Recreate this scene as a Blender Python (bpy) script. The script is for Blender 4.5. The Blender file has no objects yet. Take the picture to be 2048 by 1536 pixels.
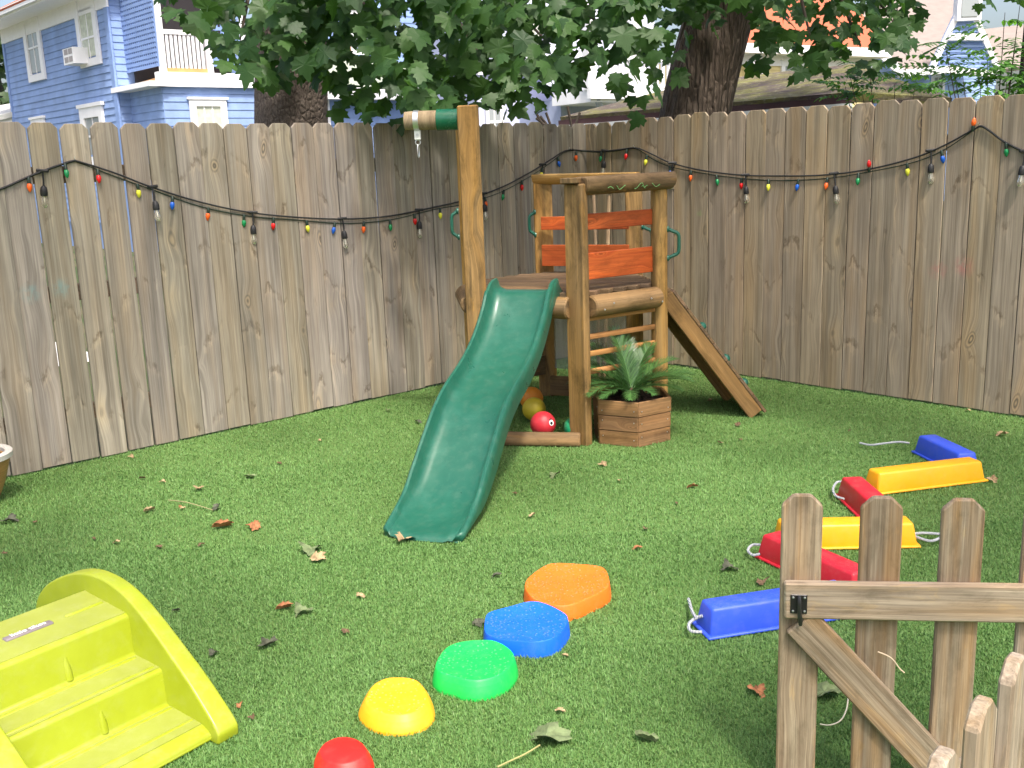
import bpy, bmesh, math, random
import numpy as np
from mathutils import Matrix, Vector

S = bpy.context.scene
C = S.collection
R = math.radians
PI = math.pi

# ------------------------------------------------------------------ camera
CAM_H, PITCH, ROLL, FPX = 1.54, R(12.3), R(2.1), 2000.0      # focal length in pixels of a 2048 px wide frame
_fw = Vector((0, math.cos(PITCH), -math.sin(PITCH)))
_rt = Vector((1, 0, 0))
_up = _rt.cross(_fw)
CR = (_rt * math.cos(ROLL) - _up * math.sin(ROLL)).normalized()
CU = (_up * math.cos(ROLL) + _rt * math.sin(ROLL)).normalized()
CF = _fw
CPOS = Vector((0, 0, CAM_H))
cam = bpy.data.cameras.new('camera')
cam.sensor_width = 36.0
cam.lens = 36.0 * FPX / 2048.0
cam.clip_start = 0.05
cam.clip_end = 2000
camo = bpy.data.objects.new('camera', cam)
C.objects.link(camo)
camo.matrix_world = Matrix(((CR.x, CU.x, -CF.x, CPOS.x), (CR.y, CU.y, -CF.y, CPOS.y), (CR.z, CU.z, -CF.z, CPOS.z), (0, 0, 0, 1)))
S.camera = camo

# ------------------------------------------------------------------ sky, sun, exposure
SUN_DIR = Vector((0.22, -0.62, 1.12)).normalized()           # towards the sun
elev = math.asin(SUN_DIR.z)
azim = math.atan2(SUN_DIR.x, SUN_DIR.y)
wd = bpy.data.worlds.new('World')
S.world = wd
wd.use_nodes = True
wn = wd.node_tree
sky = wn.nodes.new('ShaderNodeTexSky')
sky.sky_type = 'NISHITA'
sky.sun_disc = False
sky.sun_elevation = elev
sky.sun_rotation = azim
sky.air_density = 1.0
sky.dust_density = 6.0
sky.ozone_density = 0.6
bg = wn.nodes['Background']
bg.inputs['Strength'].default_value = 0.15
wn.links.new(sky.outputs[0], bg.inputs['Color'])
sl = bpy.data.lights.new('sun', 'SUN')
sl.energy = 2.5
sl.angle = R(5.0)
sl.color = (1.0, 0.95, 0.86)
so = bpy.data.objects.new('sun', sl)
C.objects.link(so)
so.location = (3, -8, 14)
so.rotation_euler = SUN_DIR.to_track_quat('Z', 'Y').to_euler()
S.view_settings.view_transform = 'Standard'
S.view_settings.look = 'None'
S.view_settings.exposure = 1.12
S.view_settings.gamma = 1.0
S.view_settings.use_curve_mapping = False
S.cycles.use_denoising = True
S.cycles.max_bounces = 6
S.cycles.use_adaptive_sampling = True
S.cycles.adaptive_threshold = 0.02
S.cycles.transparent_max_bounces = 8

# ------------------------------------------------------------------ measuring helpers (photograph pixel -> place in the yard)
def ray(x, y):
    return CF + CR * ((x - 1024) / FPX) - CU * ((y - 768) / FPX)
def gnd(x, y, z=0.0):
    d = ray(x, y)
    return CPOS + d * ((z - CAM_H) / d.z)
def dep(x, y, Y):
    d = ray(x, y)
    return CPOS + d * (Y / d.y)
def onpl(x, y, p0, n):
    d = ray(x, y)
    return CPOS + d * ((p0 - CPOS).dot(n) / d.dot(n))
def proj(p):
    v = p - CPOS
    w = v.dot(CF)
    return (1024 + FPX * v.dot(CR) / w, 768 - FPX * v.dot(CU) / w, w)

# ------------------------------------------------------------------ object helpers
W = {}
def tag(o, label=None, cat=None, group=None, kind=None):
    if label: o['label'] = label
    if cat: o['category'] = cat
    if group: o['group'] = group
    if kind: o['kind'] = kind
    return o
def root(name, label, cat, loc=(0, 0, 0), group=None, kind='thing'):
    o = bpy.data.objects.new(name, None)
    o.empty_display_size = 0.1
    C.objects.link(o)
    o.location = loc
    W[o] = Matrix.Translation(Vector(loc))
    return tag(o, label, cat, group, kind)
def mesh(V, F, mat=None, smooth=False, ang=40):
    me = bpy.data.meshes.new('mesh')
    me.from_pydata([tuple(v) for v in V], [], F)
    if mat: me.materials.append(mat)
    if smooth:
        me.shade_smooth()
        me.set_sharp_from_angle(angle=R(ang))
    me.update()
    return me
def put(name, me, parent=None, M=None):
    o = bpy.data.objects.new(name, me)
    C.objects.link(o)
    M = M or Matrix.Identity(4)
    W[o] = M
    if parent is not None:
        o.parent = parent
        o.matrix_basis = W[parent].inverted() @ M
    else:
        o.matrix_basis = M
    return o
def obj(name, V, F, mat, parent=None, M=None, smooth=False, ang=40):
    return put(name, mesh(V, F, mat, smooth, ang), parent, M)
def T(p):
    return Matrix.Translation(Vector(p))
def frame(p, x, z):
    """matrix with local Z along z and local X near x"""
    z = Vector(z).normalized()
    y = z.cross(Vector(x)).normalized()
    x = y.cross(z)
    return Matrix(((x.x, y.x, z.x, p[0]), (x.y, y.y, z.y, p[1]), (x.z, y.z, z.z, p[2]), (0, 0, 0, 1)))

class MB:
    def __init__(s):
        s.V, s.F = [], []
    def add(s, V, F, M=None):
        o = len(s.V)
        s.V += [(M @ Vector(v)) if M else Vector(v) for v in V]
        s.F += [tuple(i + o for i in f) for f in F]
        return s
    def box(s, x0, x1, y0, y1, z0, z1, M=None):
        return s.add(*boxm(x0, x1, y0, y1, z0, z1), M)
    def tube(s, pts, r, n=8):
        return s.add(*tubem(pts, r, n))
def boxm(x0, x1, y0, y1, z0, z1):
    V = [(x0, y0, z0), (x1, y0, z0), (x1, y1, z0), (x0, y1, z0), (x0, y0, z1), (x1, y0, z1), (x1, y1, z1), (x0, y1, z1)]
    return V, [(3, 2, 1, 0), (4, 5, 6, 7), (0, 1, 5, 4), (1, 2, 6, 5), (2, 3, 7, 6), (3, 0, 4, 7)]
def bev(V, F, off, seg=1):
    bm = bmesh.new()
    vs = [bm.verts.new(v) for v in V]
    for f in F:
        bm.faces.new([vs[i] for i in f])
    bmesh.ops.recalc_face_normals(bm, faces=bm.faces)
    es = [e for e in bm.edges if len(e.link_faces) == 2 and e.calc_face_angle(0) > R(25)]
    bmesh.ops.bevel(bm, geom=es, offset=off, segments=seg, profile=0.5, affect='EDGES', clamp_overlap=True)
    bm.verts.index_update()
    o = [v.co.copy() for v in bm.verts], [tuple(v.index for v in f.verts) for f in bm.faces]
    bm.free()
    return o
def prism(poly, z0, z1):
    n = len(poly)
    V = [(x, y, z0) for x, y in poly] + [(x, y, z1) for x, y in poly]
    F = [tuple(range(n - 1, -1, -1)), tuple(range(n, 2 * n))]
    F += [(i, (i + 1) % n, n + (i + 1) % n, n + i) for i in range(n)]
    return V, F
def tubem(pts, r, n=8, cap=True):
    pts = [Vector(p) for p in pts]
    V, F = [], []
    u = None
    m = len(pts)
    for i, p in enumerate(pts):
        t = (pts[min(i + 1, m - 1)] - pts[max(i - 1, 0)]).normalized()
        if u is None:
            u = t.orthogonal().normalized()
        u = (u - t * u.dot(t)).normalized()
        w = t.cross(u)
        rr = r[i] if isinstance(r, (list, tuple)) else r
        for k in range(n):
            a = 2 * PI * k / n
            V.append(p + (u * math.cos(a) + w * math.sin(a)) * rr)
    for i in range(m - 1):
        for k in range(n):
            a, b = i * n + k, i * n + (k + 1) % n
            F.append((a, b, b + n, a + n))
    if cap:
        F.append(tuple(range(n - 1, -1, -1)))
        F.append(tuple(range((m - 1) * n, m * n)))
    return V, F
def lathe(prof, n=24, close=True):
    V, F = [], []
    for r, z in prof:
        for k in range(n):
            a = 2 * PI * k / n
            V.append((r * math.cos(a), r * math.sin(a), z))
    for i in range(len(prof) - 1):
        for k in range(n):
            a, b = i * n + k, i * n + (k + 1) % n
            F.append((a, b, b + n, a + n))
    if close:
        F.append(tuple(range(n - 1, -1, -1)))
        F.append(tuple(range((len(prof) - 1) * n, len(prof) * n)))
    return V, F
def smoothpath(P, k=6):
    P = [Vector(p) for p in P]
    out = []
    for i in range(len(P) - 1):
        a, b, c, d = P[max(i - 1, 0)], P[i], P[i + 1], P[min(i + 2, len(P) - 1)]
        for j in range(k):
            t = j / k
            out.append(0.5 * ((2 * b) + (c - a) * t + (2 * a - 5 * b + 4 * c - d) * t * t + (3 * b - a - 3 * c + d) * t ** 3))
    out.append(P[-1])
    return out

# ------------------------------------------------------------------ material helpers
class Nodes:
    def __init__(s, name):
        s.m = bpy.data.materials.new(name)
        s.m.use_nodes = True
        s.t = s.m.node_tree
        s.p = s.t.nodes['Principled BSDF']
        s.out = s.t.nodes['Material Output']
    def n(s, typ, **kw):
        nd = s.t.nodes.new('ShaderNode' + typ)
        for k, v in kw.items():
            if k in ('op', 'dt', 'bt', 'dim', 'attr', 'feat', 'wt', 'bd'):
                setattr(nd, {'op': 'operation', 'dt': 'data_type', 'bt': 'blend_type', 'dim': 'noise_dimensions', 'attr': 'attribute_name', 'feat': 'feature', 'wt': 'wave_type', 'bd': 'bands_direction'}[k], v)
            else:
                key = int(k[1:]) if k[0] == 'i' and k[1:].isdigit() else k
                s.set(nd.inputs[key], v)
        return nd
    def set(s, sock, v):
        if hasattr(v, 'outputs'):
            v = v.outputs[0]
        if isinstance(v, bpy.types.NodeSocket):
            s.t.links.new(v, sock)
        else:
            sock.default_value = v
    def math(s, op, a, b=0.0, c=None, clamp=False):
        nd = s.n('Math', op=op, i0=a, i1=b)
        if c is not None: s.set(nd.inputs[2], c)
        nd.use_clamp = clamp
        return nd.outputs[0]
    def ramp(s, fac, lo, hi, a=0.0, b=1.0):
        nd = s.n('MapRange', Value=fac)
        for k, v in zip(('From Min', 'From Max', 'To Min', 'To Max'), (lo, hi, a, b)):
            s.set(nd.inputs[k], v)
        return nd.outputs[0]
    def mix(s, fac, a, b, bt='MIX'):
        nd = s.t.nodes.new('ShaderNodeMix')
        nd.data_type = 'RGBA'
        nd.blend_type = bt
        s.set(nd.inputs[0], fac)
        for i, v in ((6, a), (7, b)):
            if isinstance(v, tuple) and len(v) == 3: v = v + (1,)
            s.set(nd.inputs[i], v)
        return nd.outputs[2]
    def noise(s, vec, scale=5, detail=3, rough=0.55, dist=0.0):
        nd = s.n('TexNoise', Vector=vec, Scale=scale, Detail=detail, Roughness=rough, Distortion=dist)
        return nd.outputs[0]
    def vec(s, v, mul=(1, 1, 1), add=None):
        o = s.n('VectorMath', op='MULTIPLY', i0=v, i1=mul).outputs[0]
        if add is not None:
            o = s.n('VectorMath', op='ADD', i0=o, i1=add).outputs[0]
        return o
    def bump(s, h, strength=0.3, dist=0.01):
        b = s.n('Bump', Height=h, Strength=strength, Distance=dist)
        s.t.links.new(b.outputs[0], s.p.inputs['Normal'])
    def base(s, col, rough=0.6, spec=0.5, metal=0.0):
        if isinstance(col, tuple) and len(col) == 3: col = col + (1,)
        s.set(s.p.inputs['Base Color'], col)
        s.set(s.p.inputs['Roughness'], rough)
        s.set(s.p.inputs['Specular IOR Level'], spec)
        s.set(s.p.inputs['Metallic'], metal)
        return s.m

def wood(name, light, dark, warm, warm_amt=0.4, knots=1.0, rough=0.85, vary=0.3, spots=(), kscale=(5, 3, 1.9), scale=1.0, whorl=0.0, bend=0.075, grime=0.0):
    """sawn weathered wood: grain runs along local Z, knots pull the grain aside"""
    g = Nodes(name)
    co = g.n('TexCoord').outputs['Object']
    rnd = g.n('ObjectInfo').outputs['Random']
    off = g.n('CombineXYZ', X=g.math('MULTIPLY', rnd, 37.3), Y=g.math('MULTIPLY', rnd, 91.7), Z=g.math('MULTIPLY', rnd, 61.1)).outputs[0]
    p = g.vec(co, (scale,) * 3, off)
    wob = g.n('TexNoise', Vector=g.vec(p, (3, 3, 2)), Scale=2.0, Detail=1).outputs['Color']
    pk = g.n('VectorMath', op='ADD', i0=g.vec(p, kscale), i1=g.vec(wob, (.35, .35, .35))).outputs[0]
    vo = g.n('TexVoronoi', Vector=pk, Scale=1.0, Randomness=0.85)
    d = vo.outputs['Distance']
    halo = g.ramp(d, 0.42, 0.05)
    xyz = g.n('SeparateXYZ', Vector=p)
    warp = g.math('MULTIPLY', g.math('POWER', halo, 1.5), bend)
    gx = g.math('ADD', xyz.outputs[0], warp)
    gv = g.n('CombineXYZ', X=gx, Y=xyz.outputs[1], Z=xyz.outputs[2]).outputs[0]
    fine = g.noise(g.vec(gv, (150, 60, 2.2)), 1.0, 4, 0.6)
    mid = g.noise(g.vec(gv, (34, 16, 0.9)), 1.0, 4, 0.6, 0.3)
    broad = g.noise(g.vec(gv, (11, 7, 0.8)), 1.0, 2, 0.5)
    blot = g.noise(g.vec(p, (7, 7, 2.2)), 1.0, 3)
    col = g.mix(g.ramp(mid, 0.32, 0.68), dark, light)
    col = g.mix(g.math('MULTIPLY', g.ramp(broad, 0.45, 0.68), warm_amt), col, warm)
    col = g.mix(0.75, col, g.mix(g.ramp(fine, 0.3, 0.7), (0.62, 0.6, 0.58), (1.16, 1.15, 1.14)), 'MULTIPLY')
    col = g.mix(g.ramp(blot, 0.35, 0.7), col, g.mix(1.0, col, (0.8, 0.79, 0.78), 'MULTIPLY'))
    # knots: pale flare, dark core with rings
    sel = g.n('SeparateColor', Color=vo.outputs['Color']).outputs[0]
    on = g.math('MULTIPLY', g.math('LESS_THAN', sel, 0.62), knots)
    ring = g.math('SINE', g.math('MULTIPLY', d, 95.0))
    flare = g.math('MULTIPLY', g.math('MULTIPLY', g.ramp(d, 0.34, 0.14), on), g.ramp(mid, 0.42, 0.62))
    col = g.mix(g.math('MULTIPLY', flare, 0.8), col, g.mix(1.0, col, (1.3, 1.22, 1.08), 'MULTIPLY'))
    core = g.math('MULTIPLY', g.ramp(d, 0.17, 0.06), on)
    kcol = g.mix(g.ramp(ring, -1, 1), tuple(c * 0.38 for c in dark), tuple(c * 0.95 for c in warm))
    col = g.mix(g.math('MULTIPLY', core, 0.8), col, kcol)
    if whorl:
        # rows of branch knots cut at an angle: pale and dark chevrons across the board
        lo = g.n('SeparateXYZ', Vector=co)
        sgn = g.math('SUBTRACT', g.math('MULTIPLY', g.math('GREATER_THAN', g.math('FRACT', g.math('MULTIPLY', rnd, 13.7)), 0.45), 2.0), 1.0)
        x0 = g.math('MULTIPLY', g.math('SUBTRACT', g.math('FRACT', g.math('MULTIPLY', rnd, 5.9)), 0.5), 0.09)
        ch = g.math('MULTIPLY', g.math('ABSOLUTE', g.math('SUBTRACT', lo.outputs[0], x0)), g.math('MULTIPLY', sgn, 1.1))
        wz = g.math('MULTIPLY', g.noise(g.vec(p, (22, 9, 9)), 1.0, 4, .65), 0.24)
        zz = g.math('ADD', g.math('ADD', lo.outputs[2], ch), g.math('ADD', wz, g.math('MULTIPLY', rnd, 9.0)))
        fr = g.math('FRACT', g.math('DIVIDE', zz, 0.50))
        gate_ = g.math('MULTIPLY', g.ramp(g.noise(g.vec(p, (16, 6, 3.5)), 1.0, 3), 0.46, 0.64), whorl)
        dk = g.math('MULTIPLY', g.ramp(g.math('ABSOLUTE', g.math('SUBTRACT', fr, 0.5)), 0.055, 0.01), gate_)
        lt = g.math('MULTIPLY', g.ramp(g.math('ABSOLUTE', g.math('SUBTRACT', fr, 0.42)), 0.07, 0.01), gate_)
        col = g.mix(g.math('MULTIPLY', lt, 0.5), col, g.mix(1.0, col, (1.45, 1.38, 1.25), 'MULTIPLY'))
        col = g.mix(g.math('MULTIPLY', dk, 0.75), col, g.mix(1.0, col, (0.52, 0.46, 0.40), 'MULTIPLY'))
    # every board weathers a little differently
    col = g.mix(1.0, col, g.n('CombineColor', Red=g.ramp(rnd, 0, 1, 1 - vary * .6, 1 + vary * .55), Green=g.ramp(rnd, 0, 1, 1 - vary * .6, 1 + vary * .45), Blue=g.math('MULTIPLY', g.ramp(rnd, 0, 1, 1 - vary * .6, 1 + vary * .4), g.ramp(g.math('FRACT', g.math('MULTIPLY', rnd, 7.31)), 0, 1, 1 - vary * .35, 1 + vary * .2))).outputs[0], 'MULTIPLY')
    if grime:
        gr_ = g.noise(g.vec(p, (9, 9, 3.2)), 1.0, 6, .7, .4)
        col = g.mix(g.math('MULTIPLY', g.ramp(gr_, .48, .66), grime), col, g.mix(1.0, col, (.38, .40, .36), 'MULTIPLY'))
        pe = g.noise(g.vec(p, (13, 13, 2.6)), 1.0, 4, .6, .8)
        col = g.mix(g.math('MULTIPLY', g.ramp(pe, .60, .64), grime * .8), col, g.mix(1.0, col, (1.35, 1.22, .9), 'MULTIPLY'))
        cr = g.noise(g.vec(p, (120, 120, 1.1)), 1.0, 2, .5)
        col = g.mix(g.math('MULTIPLY', g.ramp(cr, .70, .74), grime), col, g.mix(1.0, col, (.25, .22, .2), 'MULTIPLY'))
    if spots:
        pos = g.n('NewGeometry').outputs['Position']
        for (c, r, sc) in spots:
            dist = g.n('VectorMath', op='DISTANCE', i0=pos, i1=tuple(c)).outputs['Value']
            mk = g.math('MULTIPLY', g.ramp(dist, r, r * 0.25), g.ramp(g.noise(g.vec(pos, (14, 14, 9)), 2.0, 4, .7), 0.4, 0.62))
            col = g.mix(g.math('MULTIPLY', mk, 0.55), col, sc)
    m = g.base(col, rough, 0.25)
    h = g.math('ADD', g.math('MULTIPLY', fine, 0.5), g.math('ADD', mid, g.math('MULTIPLY', core, -0.4)))
    g.bump(h, 0.35, 0.004)
    return m

def plain(name, col, rough=0.5, spec=0.5, metal=0.0, var=0.1, bscale=60, bump=0.0, nscale=6):
    g = Nodes(name)
    co = g.n('TexCoord').outputs['Object']
    nz = g.noise(co, nscale, 4, 0.6)
    c = g.mix(g.ramp(nz, 0.3, 0.7), tuple(x * (1 - var) for x in col), tuple(min(1, x * (1 + var)) for x in col))
    m = g.base(c, rough, spec, metal)
    if var: g.set(g.p.inputs['Roughness'], g.ramp(nz, 0.3, 0.7, max(0.05, rough - 0.08), min(1, rough + 0.08)))
    if bump: g.bump(g.noise(co, bscale, 3), bump, 0.004)
    return m

def leafmat(name, c0, c1, trans=0.35, rough=0.5):
    g = Nodes(name)
    t = g.n('Attribute', attr='tint').outputs['Fac']
    rnd = g.n('ObjectInfo').outputs['Random']
    f = g.math('FRACT', g.math('ADD', t, rnd))
    co = g.n('TexCoord').outputs['Object']
    c = g.mix(f, c0, c1)
    c = g.mix(g.ramp(g.noise(co, 30, 2), 0.35, 0.7), c, g.mix(1.0, c, (0.8, 0.85, 0.75), 'MULTIPLY'))
    g.base(c, rough, 0.4)
    tr = g.n('BsdfTranslucent', Color=g.mix(1.0, c, (1.5, 1.7, 0.6), 'MULTIPLY'))
    ms = g.n('MixShader', i0=trans, i1=g.p.outputs[0], i2=tr.outputs[0])
    g.t.links.new(ms.outputs[0], g.out.inputs['Surface'])
    return g.m

def plastic(name, col, rough=0.42, dots=0.0, dscale=70, wear=0.0, wearcol=(0.5, 0.6, 0.55), dust=0.1):
    """moulded toy plastic, optionally with small raised grip dots on faces that look up"""
    g = Nodes(name)
    co = g.n('TexCoord').outputs['Object']
    nz = g.noise(co, 9, 4, 0.6)
    c = g.mix(g.ramp(nz, 0.3, 0.7), tuple(x * 0.93 for x in col), tuple(min(1, x * 1.05) for x in col))
    if wear:
        sc = g.noise(g.vec(co, (3, 3, 3)), 2.2, 6, 0.7, 0.6)
        c = g.mix(g.math('MULTIPLY', g.ramp(sc, 0.52, 0.72), wear), c, wearcol)
    nrm = g.n('SeparateXYZ', Vector=g.n('NewGeometry').outputs['Normal']).outputs[2]
    du = g.math('MULTIPLY', g.ramp(g.noise(co, 26, 6, .7), .48, .72), g.ramp(nrm, -.2, .9, .05, dust))
    c = g.mix(du, c, (.42, .40, .32))
    scr = g.noise(g.vec(co, (7, 90, 40)), 1.0, 5, .7)
    c = g.mix(g.ramp(scr, .66, .74, 0, dust * .9), c, (.62, .62, .58))
    h = g.math('MULTIPLY', g.noise(co, 220, 2), 0.06)
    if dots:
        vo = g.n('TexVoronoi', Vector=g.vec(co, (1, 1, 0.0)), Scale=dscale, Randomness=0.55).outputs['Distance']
        c = g.mix(g.math('MULTIPLY', g.ramp(vo, 0.30, 0.2), g.math('MULTIPLY', g.ramp(nrm, 0.85, 0.95), .08 * min(1, dots))), c, (.9, .9, .9))  # whitens the worn grip dots, their highlights put into the colour
    g.base(c, rough, 0.45)
    g.set(g.p.inputs['Roughness'], g.ramp(nz, 0.3, 0.7, rough - 0.06, rough + 0.1))
    if dots:
        h = g.math('ADD', h, g.math('MULTIPLY', g.ramp(vo, 0.34, 0.2), g.math('MULTIPLY', g.ramp(nrm, 0.8, 0.93), dots)))
    g.bump(h, 0.6, 0.004)
    return g.m

CHALK = []
def lf_point(px, py): return onpl(px, py, LF0, LFN)
# the two fence lines, measured on the ground
LF0 = Vector((-2.617, 5.246, 0)); LFD = Vector((0.7475, 0.6643, 0)).normalized(); LFN = Vector((LFD.y, -LFD.x, 0))
RF0 = Vector((2.083, 6.593, 0)); RFD = Vector((0.675, -0.738, 0)).normalized(); RFN = Vector((RFD.y, -RFD.x, 0))
if RFN.y > 0: RFN = -RFN
_t = ((RF0 - LF0).x * RFD.y - (RF0 - LF0).y * RFD.x) / (LFD.x * RFD.y - LFD.y * RFD.x)
CORNER = LF0 + LFD * _t
TEAL, PINK, LIME = (0.16, 0.30, 0.30), (0.42, 0.14, 0.13), (0.22, 0.36, 0.12)
CHALK = [(lf_point(60, 585), 0.07, TEAL), (lf_point(122, 575), 0.07, TEAL), (onpl(1878, 540, RF0, RFN), 0.07, PINK), (onpl(1930, 532, RF0, RFN), 0.08, PINK), (onpl(1402, 425, RF0, RFN), 0.04, LIME)]

M_FENCE = wood('weathered_fence_wood', (0.375, 0.345, 0.298), (0.198, 0.180, 0.156), (0.36, 0.282, 0.190), 0.5, 1.0, spots=CHALK, vary=0.26, kscale=(5.2, 3, 2.3), whorl=1.0, bend=0.035)
M_FENCE2 = wood('brown_fence_wood', (0.41, 0.345, 0.265), (0.235, 0.195, 0.148), (0.40, 0.285, 0.165), 0.6, 1.0, spots=CHALK, vary=0.2, kscale=(5.2, 3, 2.3), whorl=1.0, bend=0.035)
M_RAIL = wood('fence_rail_wood', (0.26, 0.2, 0.15), (0.15, 0.11, 0.08), (0.3, 0.2, 0.12), 0.4, 0.5)
M_POST = wood('golden_log_wood', (0.43, 0.27, 0.10), (0.19, 0.125, 0.055), (0.52, 0.28, 0.065), 0.6, 0.9, rough=0.7, vary=0.25, kscale=(4, 4, 1.6), grime=0.85)
M_LOG = wood('brown_log_wood', (0.29, 0.19, 0.095), (0.14, 0.095, 0.052), (0.33, 0.19, 0.07), 0.5, 0.7, rough=0.75, vary=0.2, kscale=(4, 4, 1.6), grime=0.85)
M_LOG2 = wood('worn_log_wood', (0.36, 0.225, 0.095), (0.17, 0.11, 0.052), (0.44, 0.25, 0.07), 0.6, 0.8, rough=0.75, vary=0.1, kscale=(4, 4, 1.6), grime=0.85)
M_DECK = wood('dark_deck_wood', (0.22, 0.15, 0.09), (0.10, 0.07, 0.045), (0.27, 0.16, 0.08), 0.5, 0.3, rough=0.7, grime=0.6)
M_RUNG = wood('rung_wood', (0.52, 0.27, 0.10), (0.36, 0.18, 0.07), (0.5, 0.24, 0.08), 0.5, 0.2, rough=0.6, grime=0.6)
M_ORANGE = wood('orange_stained_wood', (0.52, 0.115, 0.026), (0.33, 0.06, 0.016), (0.52, 0.14, 0.035), 0.5, 0.7, rough=0.6, vary=0.25, kscale=(9, 9, 3), grime=0.6)
M_PLANT = wood('planter_wood', (0.33, 0.195, 0.095), (0.15, 0.085, 0.042), (0.36, 0.19, 0.075), 0.5, 0.7, rough=0.7, kscale=(9, 9, 3), grime=0.6)
M_RAMP = wood('ramp_wood', (0.38, 0.23, 0.10), (0.21, 0.125, 0.06), (0.4, 0.22, 0.08), 0.5, 0.8, rough=0.7, kscale=(6, 6, 2.4), grime=0.6)
M_GATE = wood('gate_wood', (0.43, 0.36, 0.28), (0.21, 0.155, 0.11), (0.42, 0.25, 0.11), 0.6, 0.4, vary=0.25, kscale=(3.2, 3.2, 1.0), scale=2.6, bend=0.03, grime=.45)
M_PICKET = wood('grey_picket_wood', (0.47, 0.40, 0.32), (0.24, 0.195, 0.15), (0.44, 0.29, 0.15), 0.45, 0.3, vary=0.2, scale=2.6, kscale=(3, 3, 1), bend=0.03, grime=.45)
M_BARE = wood('bare_stick_wood', (0.55, 0.42, 0.28), (0.4, 0.28, 0.18), (0.5, 0.36, 0.22), 0.3, 0.4)
M_BLACK = plain('black_rubber', (0.018, 0.018, 0.02), 0.55, 0.4)
M_BLACKMETAL = plain('black_metal', (0.015, 0.015, 0.016), 0.35, 0.5, bump=0.2)
M_STEEL = plain('galvanised_steel', (0.62, 0.63, 0.64), 0.35, 0.5, 0.9)
M_CHALKG = plain('green_chalk', (0.2, 0.42, 0.16), 0.95, 0.1)
M_GREEN = plastic('dark_green_plastic', (0.012, 0.092, 0.058), 0.32, wear=0.25, wearcol=(0.05, 0.175, 0.125), dust=.05)
M_GRIP = plastic('grip_green_plastic', (0.01, 0.10, 0.065), 0.35)
M_SLEEVE = plastic('sleeve_green_plastic', (0.006, 0.10, 0.05), 0.2)

def dogear(w, h, t, ear=0.035):
    a = w / 2
    return [(-a, 0), (a, 0), (a, h - ear), (a - ear, h), (-a + ear, h), (-a, h - ear)]

# ================================================================== setting: ground and lawn
g = Nodes('yard_soil')
co = g.n('TexCoord').outputs['Object']
g.base(g.mix(g.ramp(g.noise(co, 0.6, 5), 0.4, 0.6), (0.05, 0.075, 0.03), (0.11, 0.10, 0.06)), 0.95, 0.1)
M_SOIL0 = g.m
tag(obj('ground', [(-300, -300, 0), (300, -300, 0), (300, 500, 0), (-300, 500, 0)], [(0, 1, 2, 3)], M_SOIL0), kind='structure')
g = Nodes('turf_backing')
co = g.n('TexCoord').outputs['Object']
g.base(g.mix(g.ramp(g.noise(co, 180, 3), 0.35, 0.65), (0.07, 0.125, 0.035), (0.12, 0.20, 0.055)), 0.9, 0.2)
M_BACK = g.m
LA = LF0 - LFD * 3.5; RB = RF0 + RFD * 4.0
tag(obj('lawn', [LA + LFN * .0 + Vector((0, 0, .004)), Vector((-5.2, -2, .004)), Vector((5.2, -2, .004)), RB + Vector((0, 0, .004)), CORNER + Vector((0, 0, .004))], [(0, 1, 2, 3, 4)], M_BACK), kind='structure')

g = Nodes('pale_sheet')
co = g.n('TexCoord').outputs['Object']
g.base(g.mix(g.ramp(g.noise(co, 1.5, 6), .3, .7), (.44, .43, .41), (.56, .55, .53)), .9, .2)
_a = LF0 - LFD * 9 - LFN * 3.2; _b = LF0 + LFD * 1.6 - LFN * 3.2
tag(obj('added_pale_sheet', [_a + Vector((0, 0, .006)), _b + Vector((0, 0, .006)), _b - LFN * 11 + Vector((0, 0, .006)), _a - LFN * 11 + Vector((0, 0, .006))], [(3, 2, 1, 0)], g.m), kind='structure')  # pale sheet added behind the left fence so its gaps show bright
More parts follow.
